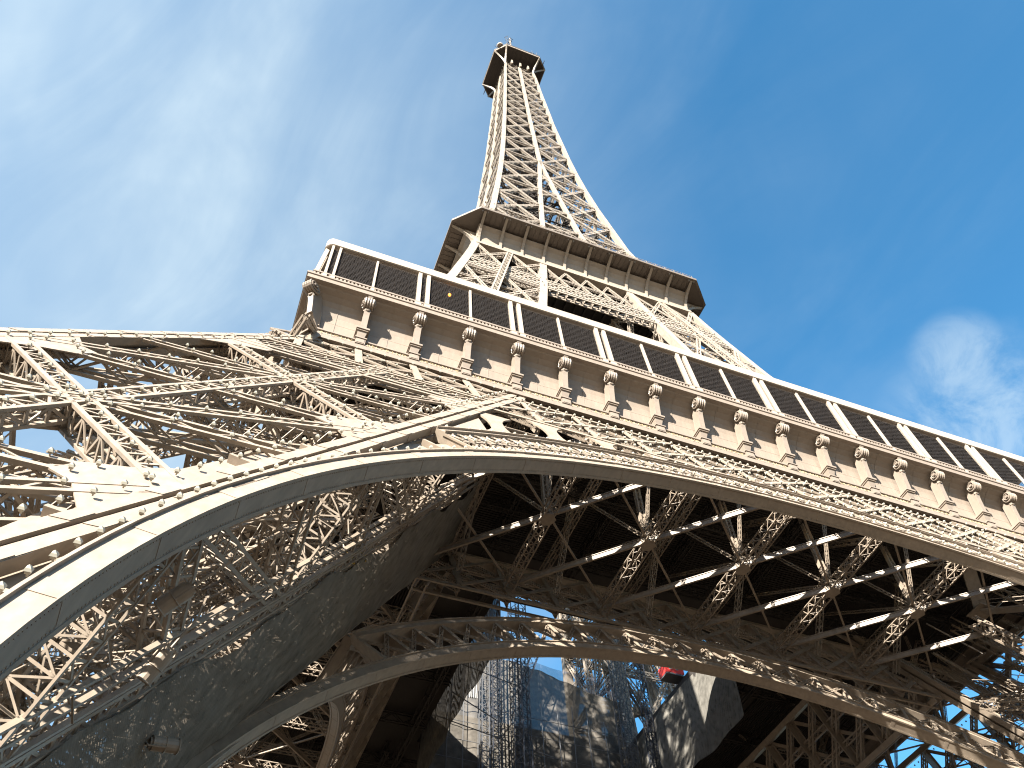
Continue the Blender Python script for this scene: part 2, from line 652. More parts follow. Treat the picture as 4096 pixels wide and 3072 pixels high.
pier_kit = kit('pier', None, PAINT, kids)
lamp_pts.sort(key=lambda a: (a[0]-CAM).length)
near_lamps, far_lamps = lamp_pts[:95], lamp_pts[95:]
far_mesh = lamp_cloud(far_lamps).mesh('lamps', LAMPM)
all_mesh = lamp_cloud(lamp_pts).mesh('lamps', LAMPM)
for k in range(4):
    o = place(pier_kit, TOWER, k)
    if k == 0:
        for p, n in near_lamps:
            link('lamp', LAMP, o, p, n.to_track_quat('Z', 'Y').to_euler())
        link('lamps', far_mesh, o)['kind'] = 'stuff'
    else:
        link('lamps', all_mesh, o)['kind'] = 'stuff'

# ---- the arches: outer ring in the outer plane of each side, inner ring in the piers' inner plane
CS, RI = 6.45, 37.33


def AP(r, th, d=0.0):
    return FP(r*math.cos(th), CS+r*math.sin(th), d)


def arc_box(mb, r0, r1, d0, d1, a0, a1, n):
    ths = [a0+(a1-a0)*i/n for i in range(n+1)]
    vs, fs = [], []
    for t in ths:
        vs += [AP(r0, t, d0), AP(r1, t, d0), AP(r1, t, d1), AP(r0, t, d1)]
    for i in range(n):
        for j in range(4):
            fs.append((4*i+j, 4*i+(j+1) % 4, 4*i+4+(j+1) % 4, 4*i+4+j))
    fs += [(3, 2, 1, 0), (4*n, 4*n+1, 4*n+2, 4*n+3)]
    mb.add(vs, fs)


T0, T1 = R(-4), R(184)
band = MB()
arc_box(band, RI, RI+0.62, 0.0, 0.70, T0, T1, 120)
arc_box(band, RI+0.62, RI+0.70, -0.10, 0.78, T0, T1, 120)      # upper flange
arc_box(band, RI-0.03, RI, -0.05, 0.06, T0, T1, 120)           # front lip
arc_box(band, RI-0.03, RI, 0.64, 0.76, T0, T1, 120)
seam = band
for i in range(32):
    t = T0+(T1-T0)*(i+0.5)/32
    arc_box(seam, RI-0.014, RI+0.001, 0.07, 0.63, t-0.0038, t+0.0038, 1)
    arc_box(seam, RI+0.02, RI+0.60, -0.016, 0.001, t-0.0085, t+0.0085, 1)
riv = band
for i in range(900):
    t = T0+(T1-T0)*i/900
    for d in (0.10, 0.60):
        p = AP(RI, t, d)
        rad = (AP(RI-1, t, d)-p).normalized()
        riv.bar(p, p+rad*0.018, 0.035, 0.035, NIN)
TE = R(132)
TS = math.pi-TE
ring = MB()
n = 46
for i in range(n+1):
    t = TS+(TE-TS)*i/n
    dt = (TE-TS)/n
    ring.bar(AP(38.0, t, 0.12), AP(40.55, t, 0.12), 0.17, 0.10, NIN)
    if i % 2 == 0:
        ring.bar(AP(38.0, t, 0.40), AP(40.55, t, 0.40), 0.07, 0.50, NIN)
    if i < n:
        t2 = t+dt
        ring.bar(AP(38.0, t, 0.08), AP(40.55, t2, 0.08), 0.15, 0.06, NIN)
        ring.bar(AP(38.0, t2, 0.16), AP(40.55, t, 0.16), 0.13, 0.06, NIN)
        ring.bar(AP(38.0, t, 0.62), AP(40.55, t2, 0.62), 0.12, 0.06, NIN)
        ring.bar(AP(38.0, t2, 0.66), AP(40.55, t, 0.66), 0.12, 0.06, NIN)
        tm = t+dt/2
        ring.ring(AP(38.55, tm, 0.06), NIN, 0.36, 0.055, 12)
        ring.ring(AP(40.1, tm, 0.06), NIN, 0.36, 0.055, 12)
        ring.ring(AP(38.55, tm, 0.04), NIN, 0.16, 0.05, 8)
        ring.bar(AP(39.3, t, 0.05), AP(39.3, t2, 0.05), 0.10, 0.05, NIN)
iring = MB()
n = 26
for i in range(n+1):
    t = TS+(TE-TS)*i/n
    dt = (TE-TS)/n
    iring.bar(AP(38.0, t, 0.36), AP(40.55, t, 0.36), 0.05, 0.56, NIN)
    iring.bar(AP(38.0, t, 0.04), AP(40.55, t, 0.04), 0.26, 0.05, NIN)
    if i < n:
        for (ta, tb) in ((t, t+dt), (t+dt, t)):
            for d in (0.10, 0.62):
                iring.girder(AP(38.05, ta, d), AP(40.5, tb, d), NIN, 0.26, 0.08, 0.05, 0.035, 0.28, 'n')
ext = MB()
arc_box(ext, 40.55, 41.02, 0.0, 0.60, TS, TE, 70)
arc_box(ext, 41.02, 41.08, -0.12, 0.70, TS, TE, 70)
arc_box(ext, 40.49, 40.55, -0.10, 0.66, TS, TE, 70)
webs = []
for a0, a1 in ((T0, TS), (TE, T1)):
    webp = MB()
    arc_box(webp, RI+0.70, 40.2, 0.50, 0.56, a0, a1, 30)
    for i in range(9):
        t = a0+(a1-a0)*(i+0.5)/9
        arc_box(webp, RI+0.70, 40.0, 0.20, 0.50, t-0.002, t+0.002, 1)
    webs.append(sub('web_plate', webp, PAINT))
arch_lamps = []
for i in range(150):
    t = T0+(T1-T0)*i/150
    arch_lamps.append((AP(RI+0.86, t, -0.02), NOUT))
for i in range(70):
    t = TS+(TE-TS)*i/70
    arch_lamps.append((AP(41.2, t, -0.02), NOUT))
    arch_lamps.append((AP(39.3, t, -0.02), NOUT))
al = lamp_cloud(arch_lamps)

# spandrel posts and the belt girder between the piers
ZB0, ZB1 = 43.0, 48.9
SB0, SB1 = ZB0*K, ZB1*K
DB = 0.06
XN = [3.889*i for i in range(-6, 7)]
post_kids = []
for x in XN:
    se = CS+math.sqrt(max(41.05**2-x*x, 0))
    h = min(SB0-0.2, (44.2-abs(x))/SL*K-.2)-se
    if h < 0.5 or abs(x) > 23.5:
        continue
    m = MB()
    prof = []
    for i in range(9):
        t = i/8
        wv = 0.42+0.95*(abs(2*t-1)**2.6)
        prof.append((wv, se-0.1+(h+0.1)*t))
    pts = [FP(x+wv, s, 0.1) for wv, s in prof]+[FP(x-wv, s, 0.1) for wv, s in prof[::-1]]
    m.prism(pts, NIN*0.10)
    m.prism([p+NIN*1.0 for p in pts], NIN*0.08)
    post_kids.append(sub('spandrel_post', m, PAINT))
corner_kids = []
for sg in (-1, 1):
    # solid spandrel plate in the sharp corner between chord, ring and belt
    corner_plate = MB()
    xs = np.linspace(24.2, 26.6, 8)
    top, bot = [], []
    for x in xs:
        s_b = CS+math.sqrt(41.05**2-x*x)
        zc = (44.2-x)/SL                     # the chord's inner edge at this x
        s_t = min(SB0-0.2, zc*K)
        if s_t < s_b:
            s_t = s_b+0.02
        bot.append(FP(sg*x, s_b, 0.22))
        top.append(FP(sg*x, s_t, 0.22))
    corner_plate.prism(bot+top[::-1], NIN*0.08)
    corner_kids.append(sub('spandrel_plate', corner_plate, PAINT))
belt = MB()


def xin(z):                                 # inner edge of the pier chord at height z
    return 44.4-SL*z


def strap(mb, a, b, w, d, t=0.07):
    mb.bar(FP(a[0], a[1], d), FP(b[0], b[1], d), w, t, NIN)


top_chord = MB()
x1 = xin(49.5)
top_chord.hexa([FP(-x1, SB1, DB), FP(x1, SB1, DB), FP(x1, SB1, DB+0.9), FP(-x1, SB1, DB+0.9), FP(-x1, SB1+0.5, DB), FP(x1, SB1+0.5, DB), FP(x1, SB1+0.5, DB+0.9), FP(-x1, SB1+0.5, DB+0.9)])
low_chord = MB()
x0 = xin(42.6)
for d in (0.05, 0.95):
    low_chord.hexa([FP(-x0, SB0-0.45, d), FP(x0, SB0-0.45, d), FP(x0, SB0-0.45, d+.12), FP(-x0, SB0-0.45, d+.12), FP(-x0, SB0, d), FP(x0, SB0, d), FP(x0, SB0, d+.12), FP(-x0, SB0, d+.12)])
for x in XN:
    if abs(x) < x0:
        belt.bar(FP(x, SB0, DB+0.02), FP(x, SB1, DB+0.02), 0.42, 0.08, NIN)
        belt.bar(FP(x, SB0, DB+0.5), FP(x, SB1, DB+0.5), 0.08, 0.9, NIN)
for i in range(-7, 6):
    xa, xb = 3.889*i, 3.889*(i+2)
    lo, hi = (xa, SB0), (xb, SB1)
    # clip at the piers
    def clip(p, q):
        pts = [p, q]
        lim = 22.0
        out = []
        for (x, s) in pts:
            if abs(x) > lim:
                xc = math.copysign(lim, x)
                s = p[1]+(q[1]-p[1])*(xc-p[0])/(q[0]-p[0])
                x = xc
            out.append((x, s))
        return out
    a, b = clip(lo, hi)
    strap(belt, a, b, 0.34, DB-0.04)
    a, b = clip((xa, SB1), (xb, SB0))
    belt.girder(FP(a[0], a[1], DB+0.32), FP(b[0], b[1], DB+0.32), NOUT, 0.55, 0.45, 0.13, 0.07, 0.6)
SM = (SB0+SB1)/2
belt.girder(FP(-20, SM+0.9, DB+0.35), FP(20, SM+0.9, DB+0.35), NOUT, 0.6, 0.3, 0.11, 0.07, 0.55)
belt.girder(FP(-20, SM-1.3, DB+0.35), FP(20, SM-1.3, DB+0.35), NOUT, 0.5, 0.3, 0.10, 0.07, 0.55)
belt_lamps = []
for i in range(64):
    x = -20+40*i/63
    for s in (SB1-0.3, SM+1.25, SM-0.95, SB0+0.3):
        belt_lamps.append((FP(x, s, DB-0.1), NOUT))
# belt across the pier zones
pbelt = MB()
for sg in (-1, 1):
    def LX(q, z):
        return sg*(60.4-SL*z-q)
    for (za, zb) in ((41.3, 41.65), (42.15, 42.5), (44.6, 44.92), (45.3, 45.6), (50.9, 51.35)):
        for d in (0.0, 0.85):
            pbelt.hexa([FP(LX(0.3, za), za*K, d), FP(LX(Q-.4, za), za*K, d), FP(LX(Q-.4, za), za*K, d+.12), FP(LX(0.3, za), za*K, d+.12),
                        FP(LX(0.3, zb), zb*K, d), FP(LX(Q-.4, zb), zb*K, d), FP(LX(Q-.4, zb), zb*K, d+.12), FP(LX(0.3, zb), zb*K, d+.12)])
    for x in (35.0, 31.1, 27.2, 23.3):
        pbelt.bar(FP(sg*x, 45.2*K, 0.02), FP(sg*x, 51*K, 0.02), 0.50, 0.10, NIN)
        pbelt.bar(FP(sg*x, 45.2*K, 0.45), FP(sg*x, 51*K, 0.45), 0.10, 0.8, NIN)
    for i in range(-1, 5):
        xa = 35.0+3.889-3.889*i
        for (u, w_) in ((xa, xa-7.78), (xa-7.78, xa)):
            pts = []
            for x, z in ((u, 45.3), (w_, 51.0)):
                pts.append([x, z])
            (xa_, za_), (xb_, zb_) = pts
            # clip inside the pier face
            for P_ in pts:
                lo_x, hi_x = 19.3, 36.9
                if P_[0] < lo_x or P_[0] > hi_x:
                    xc = min(max(P_[0], lo_x), hi_x)
                    tt = (xc-xa_)/(xb_-xa_)
                    P_[1] = za_+(zb_-za_)*tt
                    P_[0] = xc
            if abs(pts[0][0]-pts[1][0]) > 0.8:
                pbelt.girder(FP(sg*pts[0][0], pts[0][1]*K, 0.25), FP(sg*pts[1][0], pts[1][1]*K, 0.25), NOUT, 0.42, 0.4, 0.16, 0.06, 0.6)
    for i in range(14):
        q0 = 1.0+i
        for z in (42.9, 45.0, 48.0, 50.6):
            belt_lamps.append((FP(LX(q0+0.5, z), z*K, -0.06), NOUT))
    for i in range(18):
        q0 = 0.9*i
        pbelt.bar(FP(LX(q0, 42.4), 42.4*K, 0.1), FP(LX(min(q0+1.8, Q), 44.7), 44.7*K, 0.1), 0.12, 0.06, NIN)
        pbelt.bar(FP(LX(q0, 44.7), 44.7*K, 0.14), FP(LX(min(q0+1.8, Q), 42.4), 42.4*K, 0.14), 0.12, 0.06, NIN)
bl = lamp_cloud(belt_lamps)

arch_kids = [sub('lattice_ring', ring, PAINT), sub('extrados_band', ext, PAINT), ] + webs + corner_kids + post_kids
arch_kit = kit('arch', band, PAINT, arch_kids+[sub('lamps', al, LAMPM)])
belt_kit = kit('belt_girder', belt, PAINT, [sub('top_chord', top_chord, PAINT), sub('bottom_chord', low_chord, PAINT), sub('pier_belt', pbelt, PAINT), sub('lamps', bl, LAMPM)])
IRING = iring.mesh('lattice_ring', PAINT)
inner_arch_kit = ('inner_arch', arch_kit[1], [(a, IRING if a == 'lattice_ring' else b, (0, 0, 0), (0, 0, 0)) for a, b, *_ in arch_kit[2] if a not in ('lamps', 'web_plate', 'spandrel_plate', 'spandrel_post')])
inner_belt_kit = ('inner_belt_girder', belt_kit[1], [(a, b, (0, 0, 0), (0, 0, 0)) for a, b, *_ in belt_kit[2] if a not in ('lamps', 'pier_belt')])
for k in range(4):
    for kk in (arch_kit, belt_kit):
        o = place(kk, TOWER, k)
        for c in o.children:
            if c.name.startswith('lamps'):
                c['kind'] = 'stuff'
    c, s = math.cos(k*math.pi/2), math.sin(k*math.pi/2)
    for kk in (inner_arch_kit, inner_belt_kit):
        o = place(kk, TOWER, k)
        o.location = (-s*15.9, c*15.9, 0)

# ---- bracing under the first floor, between the two belts of a side
ZL = 44.3


def yb(z, f):                               # y at height z, f 0 outer plane .. 1 inner plane
    return -60.4+SL*z+15.9*f


fl_kids = []
for i in range(-2, 3):
    x = 7.778*i
    m = MB()
    m.girder((x, yb(ZL, 0)+0.9, ZL), (x, yb(ZL, 1)-0.2, ZL), (0, 0, 1), 0.80, 0.8, 0.10, 0.06, 0.5)
    fl_kids.append(sub('cross_girder', m, PAINT))
    m = MB()
    for o in (-0.17, 0.17):
        m.bar((x+o, yb(ZL, .5), ZL+0.3), (x+o, yb(ZL, .5), 52.4), 0.13, 0.26, (0, 1, 0))
    m.girder((x, yb(ZL, .5), ZL+0.3), (x, yb(ZL, .5), 52.4), (0, 1, 0), 0.5, 0.3, 0.06, 0.05, 0.5)
    fl_kids.append(sub('hanger_post', m, PAINT))
    m = MB()
    for (sx, f) in ((0.0, 0.05), (0.0, 0.95), (3.889, 0.5), (-3.889, 0.5)):
        m.girder((x, yb(ZL, .5), ZL+0.3), (x+sx, yb(52, f), 52.2), (1, 0, 0), 0.24, 0.2, 0.045, 0.03, 0.4)
    fl_kids.append(sub('fan_brace', m, PAINT))
    m = MB()
    c = V((x, yb(ZL, .5), ZL-0.42))
    m.prism([c+V(p) for p in ((-.6, .15, 0), (-.15, .6, 0), (.35, .5, 0), (.6, -.15, 0), (.15, -.6, 0), (-.35, -.5, 0))], (0, 0, 0.04))
    fl_kids.append(sub('gusset_plate', m, PAINT))
for i in range(-3, 3):
    x = 7.778*(i+.5)
    m = MB()
    m.girder((x, yb(48.5, 0)+0.9, 48.5), (x, yb(48.5, 1)-0.2, 48.5), (0, 0, 1), 0.6, 0.6, 0.09, 0.05, 0.6)
    fl_kids.append(sub('cross_girder', m, PAINT))
    for (ya, yc) in ((.02, .5), (.98, .5)):
        m = MB()
        m.girder((x, yb(44.5, ya), 44.6), (x, yb(49, yc), 52.0), (1, 0, 0), 0.45, 0.4, 0.07, 0.045, 0.5)
        fl_kids.append(sub('fan_brace', m, PAINT))
for i in range(-3, 3):
    xa, xb = 7.778*i, 7.778*(i+1)
    for (f0, f1) in ((0.03, 0.5), (0.5, 0.98)):
        for sg in (0, 1):
            p, q = ((xb, xa) if sg == 0 else (xa, xb))
            m = MB()
            A, B = V((p, yb(ZL, f0), ZL)), V((q, yb(ZL, f1), ZL))
            if sg == 0:
                m.bar(A, B, 0.16, 0.34, (0, 0, 1))
                m.bar(A+V((0, 0, 0.21)), B+V((0, 0, 0.20)), 0.28, 0.05, (0, 0, 1))
            else:
                m.bar(A+V((0, 0, 0.35)), B+V((0, 0, 0.35)), 0.15, 0.10, (0, 0, 1))
            fl_kids.append(sub('diagonal_beam', m, PAINT))
joists = MB()
for i in range(64):
    y = -34+0.3*i*0.85
    joists.bar((-33, y, 52.32), (33, y, 52.32), 0.16, 0.24, (0, 0, 1)) if y < -12.8 else None
fl_kids.append(sub('floor_joist', joists, FLOOR_SHADE))
for i in range(-4, 5):
    x = 7.778*i/1.0
    if abs(x) > 33:
        continue
    m = MB()
    m.girder((x, -33.5, 51.6), (x, -13, 51.6), (1, 0, 0), 1.2, 0.5, 0.14, 0.08, 1.2)
    fl_kids.append(sub('floor_beam', m, FLOOR_SHADE))
for y in (-27.5, -20.0, -14.5):
    m = MB()
    m.girder((-33 if y < -20 else y, y, 50.7), (33 if y < -20 else -y, y, 50.7), (0, 1, 0), 1.4, 0.5, 0.14, 0.08, 1.3)
    fl_kids.append(sub('floor_beam', m, FLOOR_SHADE))
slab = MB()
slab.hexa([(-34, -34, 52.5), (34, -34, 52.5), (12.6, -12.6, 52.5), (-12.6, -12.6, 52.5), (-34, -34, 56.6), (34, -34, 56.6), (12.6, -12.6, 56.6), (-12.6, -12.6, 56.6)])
floor_kit = kit('first_floor', slab, FLOOR_SHADE, fl_kids)
for k in range(4):
    place(floor_kit, TOWER, k)

# ---- first-floor gallery
frz = MB()
PROF = [(-33.0, 52.0), (-34.60, 52.0), (-34.60, 50.65), (-34.85, 50.65), (-34.85, 51.08), (-34.76, 51.12), (-34.68, 51.58), (-34.80, 51.62), (-34.80, 51.76), (-34.2, 51.82), (-34.12, 52.0),
        (-34.10, 53.9), (-34.12, 54.5), (-34.20, 54.95), (-34.36, 55.35), (-34.62, 55.7), (-35.0, 55.97), (-35.4, 56.12), (-35.50, 56.22), (-35.86, 56.24), (-35.88, 56.62), (-35.96, 56.68), (-35.96, 56.86), (-35.80, 56.92), (-33.0, 56.96)]


def ruled(mb, prof, close=True):
    k = len(prof)
    vs = [(y, y, z) for y, z in prof]+[(-y, y, z) for y, z in prof]
    fs = [(i, (i+1) % k, k+(i+1) % k, k+i) for i in range(k if close else k-1)]
    mb.add(vs, fs)


ruled(frz, PROF)
seams = MB()
gal_kids = []
for i in range(18):
    x = -35.0+3.889*(i+0.5)
    for (ya, za), (yc, zc) in zip(PROF[10:18], PROF[11:19]):
        seams.bar((x, ya-0.012, za), (x, yc-0.012, zc), 0.05, 0.03, (0, 1, 0))
for z in (52.9, 53.7):
    seams.bar((-34, -34.105, z), (34, -34.105, z), 0.008, 0.012, (0, 1, 0))
gal_kids.append(sub('panel_seam', seams, PAINT_G))
studs = MB()
studs.bar((-34.8, -34.83, 51.11), (34.8, -34.83, 51.11), 0.05, 0.05, (0, 1, 0))
for i in range(90):
    x = -34.5+69.0*i/89
    studs.bar((x, -34.83, 51.06), (x, -34.80, 51.24), 0.10, 0.08, (0, 1, 0))
gal_kids.append(sub('stud_row', studs, PAINT_G))
mould = MB()
for i in range(18):
    xa, xb = -35.0+3.889*i+0.5, -35.0+3.889*(i+1)-0.5
    mould.bar((xa, -34.14, 52.55), (xb, -34.14, 52.55), 0.1, 0.1, (0, 1, 0))
gal_kids.append(sub('moulding', mould, PAINT_G))

# console: y measured from the wall, negative outward
def console(base):
    con = MB()
    if base:
        con.box(-0.30, 0.30, -0.82, -0.2, 51.14, 51.72)
        con.box(-0.22, 0.22, -0.85, -0.6, 51.22, 51.64)
        con.box(-0.36, 0.36, -0.90, -0.2, 51.72, 51.82)
        con.box(-0.31, 0.31, -0.84, -0.2, 51.82, 51.92)
        con.hexa(((-0.17, -0.66, 51.92), (0.17, -0.66, 51.92), (0.17, 0.02, 51.92), (-0.17, 0.02, 51.92), (-0.29, -0.86, 52.60), (0.29, -0.86, 52.60), (0.29, 0.02, 52.60), (-0.29, 0.02, 52.60)))
        con.box(-0.34, 0.34, -0.95, 0.02, 52.60, 52.72)
        con.box(-0.40, 0.40, -1.04, 0.02, 52.72, 52.90)
        con.box(-0.33, 0.33, -0.96, 0.02, 52.90, 53.02)
    con.prism([(-0.15, 0.05, 52.0), (-0.15, -0.84, 53.0), (-0.15, -1.02, 54.3), (-0.15, -1.20, 55.0), (-0.15, -1.45, 55.7), (-0.15, -1.7, 56.16), (-0.15, -0.5, 56.16)], (0.30, 0, 0))
    for (a, b) in zip([(-0.90, 53.0), (-0.98, 53.7), (-1.08, 54.4)], [(-0.98, 53.7), (-1.08, 54.4), (-1.22, 55.05)]):
        con.bar((0, a[0], a[1]), (0, b[0], b[1]), 0.36, 0.14, (0, 1, 0))
    vc = (0, -1.36, 55.52)
    con.tube((-0.27, vc[1], vc[2]), (0.27, vc[1], vc[2]), 0.42, 18)
    for x in (-0.24, -0.08, 0.08, 0.24):
        con.ring((x, vc[1], vc[2]), (1, 0, 0), 0.42, 0.085, 18, 0.075)
    for sx in (-1, 1):
        pts = []
        for i in range(30):
            a = i*0.42
            rr = 0.44-0.0128*i
            pts.append((sx*(0.30+0.004*i), vc[1]+rr*math.cos(a), vc[2]+rr*math.sin(a)))
        con.path(pts, 0.05, 5)
        con.tube((sx*0.26, vc[1], vc[2]), (sx*0.44, vc[1], vc[2]), 0.09, 8)
    for (x, y, z, r) in ((0, -1.26, 54.92, 0.17), (-0.14, -1.18, 54.82, 0.12), (0.14, -1.18, 54.82, 0.12), (0, -1.14, 54.62, 0.11), (0, -1.08, 54.42, 0.07)):
        con.ring((x, y, z), (0, 1, 0), r*0.55, r*0.5, 8)
    con.v = [(x*1.18, y, z) for x, y, z in con.v]
    return con.mesh('console', PAINT_G)


CONS = console(True)
for i in range(1, 18):
    gal_kids.append(('console', CONS, (-35.0+3.889*i, -34.10, 0), (0, 0, 0)))
CORN = console(False)
for v in CORN.vertices:
    v.co.y *= 1.30
gal_kids.append(('corner_console', CORN, (-34.10, -34.10, 0), (0, 0, -math.pi/4)))

# balustrade strip, posts, mesh screens
bal = MB()
bal.bar((-35.6, -35.72, 56.99), (35.6, -35.72, 56.99), 0.16, 0.10, (0, 1, 0))
bal.bar((-35.6, -35.72, 57.50), (35.6, -35.72, 57.50), 0.16, 0.16, (0, 1, 0))
for i in range(250):
    x = -35.5+71.0*i/249
    bal.box(x-0.075, x+0.075, -35.76, -35.66, 57.04, 57.44)
gal_kids.append(sub('balustrade', bal, PAINT_G))


def ys(z):                                  # the screens lean in a little
    return -35.62+(z-57.4)*0.075


def gpost(mb, x, w, h, z1):
    for (xo, yo, ww) in ((0, 0, w),):
        mb.hexa(((x-ww/2, ys(57.3)-0.08, 57.3), (x+ww/2, ys(57.3)-0.08, 57.3), (x+ww/2, ys(57.3)+h, 57.3), (x-ww/2, ys(57.3)+h, 57.3),
                 (x-ww/2, ys(z1)-0.08, z1), (x+ww/2, ys(z1)-0.08, z1), (x+ww/2, ys(z1)+h, z1), (x-ww/2, ys(z1)+h, z1)))
    mb.box(x-w*0.8, x+w*0.8, ys(57.2)-0.16, ys(57.2)+0.1, 57.0, 57.56)


prs = [-34.75, -34.15]
for c in range(-3, 5):
    prs += [7.778*c-3.889-0.36, 7.778*c-3.889+0.36]
prs = sorted(x for x in prs if x < 34.2)+[34.15, 34.75]
thin = [7.778*c for c in range(-4, 5)]
for x in prs:
    m = MB()
    gpost(m, x, 0.20 if abs(x) > 34 else 0.30, 0.24, 62.95)
    gal_kids.append(sub('screen_post', m, PAINT_W))
for x in thin:
    m = MB()
    gpost(m, x, 0.17, 0.14, 62.6)
    gal_kids.append(sub('mullion', m, PAINT_W))
edges = sorted(prs+thin)
WIRE = paint('screen_wire', (0.080, 0.068, 0.060), 0.5, 0.05)
for xa, xb in zip(edges[:-1], edges[1:]):
    m = MB()
    wd = xb-xa
    step, slope = 0.22, 0.42
    z0, z1 = 57.55, 62.75
    zz = z0-wd*slope
    while zz < z1:
        for sg in (0, 1):
            a, b = (xa, zz), (xb, zz+wd*slope)
            if a[1] < z0:
                t = (z0-a[1])/(b[1]-a[1])
                a = (xa+wd*t, z0)
            if b[1] > z1:
                t = (z1-zz)/(wd*slope)
                b = (xa+wd*t, z1)
            if b[0]-a[0] > 0.02:
                fx = (lambda x: x) if sg == 0 else (lambda x: xa+xb-x)
                m.bar((fx(a[0]), ys(a[1])+0.1, a[1]), (fx(b[0]), ys(b[1])+0.1, b[1]), 0.014, 0.008, (0, 1, 0))
        zz += step
    gal_kids.append(sub('mesh_screen', m, WIRE))
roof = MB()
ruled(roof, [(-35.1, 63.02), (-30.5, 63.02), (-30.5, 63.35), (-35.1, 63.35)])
gal_kids.append(sub('gallery_roof', roof, DARK))  # ceiling shade put into the dark colour
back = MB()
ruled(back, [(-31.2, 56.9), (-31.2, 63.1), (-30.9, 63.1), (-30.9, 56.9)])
gal_kids.append(sub('back_wall', back, GALLERY_SHADE))
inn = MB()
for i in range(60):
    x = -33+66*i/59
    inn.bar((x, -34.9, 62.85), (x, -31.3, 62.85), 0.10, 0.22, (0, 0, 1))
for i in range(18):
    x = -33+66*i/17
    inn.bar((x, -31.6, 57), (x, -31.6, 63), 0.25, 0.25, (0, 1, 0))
gal_kids.append(sub('gallery_rafter', inn, GALLERY_SHADE))

NAMES = ['CAUCHY', 'BELGRAND', 'REGNAULT', 'FRESNEL', 'DE PRONY', 'VICAT', 'EBELMEN', 'COULOMB', 'POINSOT', 'FOUCAULT', 'DELAUNAY', 'MORIN', 'HAUY', 'COMBES', 'THENARD', 'ARAGO', 'POISSON', 'MONGE']
gal_kit = kit('first_gallery', frz, PAINT_G, gal_kids)
gal_front = None
for k in range(4):
    o = place(gal_kit, TOWER, k)
    gal_front = gal_front or o
for i, nm in enumerate(NAMES):
    cu = bpy.data.curves.new('gold_lettering', 'FONT')
    cu.body = nm
    cu.size = 0.60
    cu.align_x = 'CENTER'
    cu.extrude = 0.03
    cu.space_character = 1.25
    t = bpy.data.objects.new('lettering_source', cu)
    COL.objects.link(t)
    dg = bpy.context.evaluated_depsgraph_get()
    me = bpy.data.meshes.new_from_object(t.evaluated_get(dg))
    COL.objects.unlink(t)
    bpy.data.objects.remove(t)
    me.materials.clear()
    me.materials.append(GOLD)
    xs = [v.co.x for v in me.vertices]
    fit = min(1.5, 2.85/(max(xs)-min(xs)))
    for v in me.vertices:
        v.co.x *= fit
    link('gold_lettering', me, gal_front, (-35.0+3.889*(i+0.5), -34.76, 51.15), (math.pi/2-0.17, 0, 0))
# roof fascia with rounded corners, once round the tower
fas = MB()


def rsq(h, r, n=6):
    pts = []
    for c in range(4):
        a0 = math.pi*(1+c*0.5)
        cx, cy = [(-h+r, -h+r), (h-r, -h+r), (h-r, h-r), (-h+r, h-r)][c]
        for i in range(n+1):
            a = a0+(math.pi/2)*i/n
            pts.append((cx+r*math.cos(a), cy+r*math.sin(a)))
    return pts


def ring_prof(mb, prof, r, n=6):
    rows = [[(x, y, z) for x, y in rsq(h, max(r+(h-prof[0][0]), 0.05), n)] for h, z in prof]
    k = len(rows[0])
    m_ = len(rows)
    vs = [p for row in rows for p in row]
    fs = []
    for j in range(m_):
        for i in range(k):
            fs.append((j*k+i, j*k+(i+1) % k, ((j+1) % m_)*k+(i+1) % k, ((j+1) % m_)*k+i))
    mb.add(vs, fs)


ring_prof(fas, [(35.36, 63.0), (35.36, 63.92), (35.28, 64.0), (34.9, 64.02), (34.9, 62.96), (35.28, 62.94)], 0.6)
obj('roof_fascia', fas, PAINT_W, TOWER)

# ---- second stage: four legs from the first to the second floor
PZ = [51.5, 57, 89, 94.2, 100, 106.3, 107.6, 133.6, 147.7, 157, 165, 171.7, 182, 192.4, 212, 221, 242, 256, 262.9, 270]
PW = [34.26, 31.0, 22.05, 20.9, 19.6, 18.25, 17.95, 13.2, 11.65, 10.62, 9.85, 9.33, 8.5, 7.95, 6.85, 6.5, 5.6, 5.12, 4.7, 4.5]
IZ = [57, 89.6, 99, 108, 120, 135, 156.5, 177, 300]
IW = [14.3, 9.35, 7.8, 6.55, 5.1, 3.6, 1.85, 0.02, 0.02]


def wo(z):
    return float(np.interp(z, PZ, PW))


def wi(z):
    return float(np.interp(z, IZ, IW))


def LP(qx, qy, z):
    a, b = wo(z), wi(z)
    return V((-a+(a-b)*qx, -a+(a-b)*qy, z))


LN = (V((0, -1, .25)).normalized(), V((-1, 0, .25)).normalized(), V((1, 0, -.15)).normalized(), V((0, 1, -.15)).normalized())


def lface(f, q, z, d=0.0):
    return (LP(q, 0, z), LP(0, q, z), LP(1, q, z), LP(q, 1, z))[f]-LN[f]*d


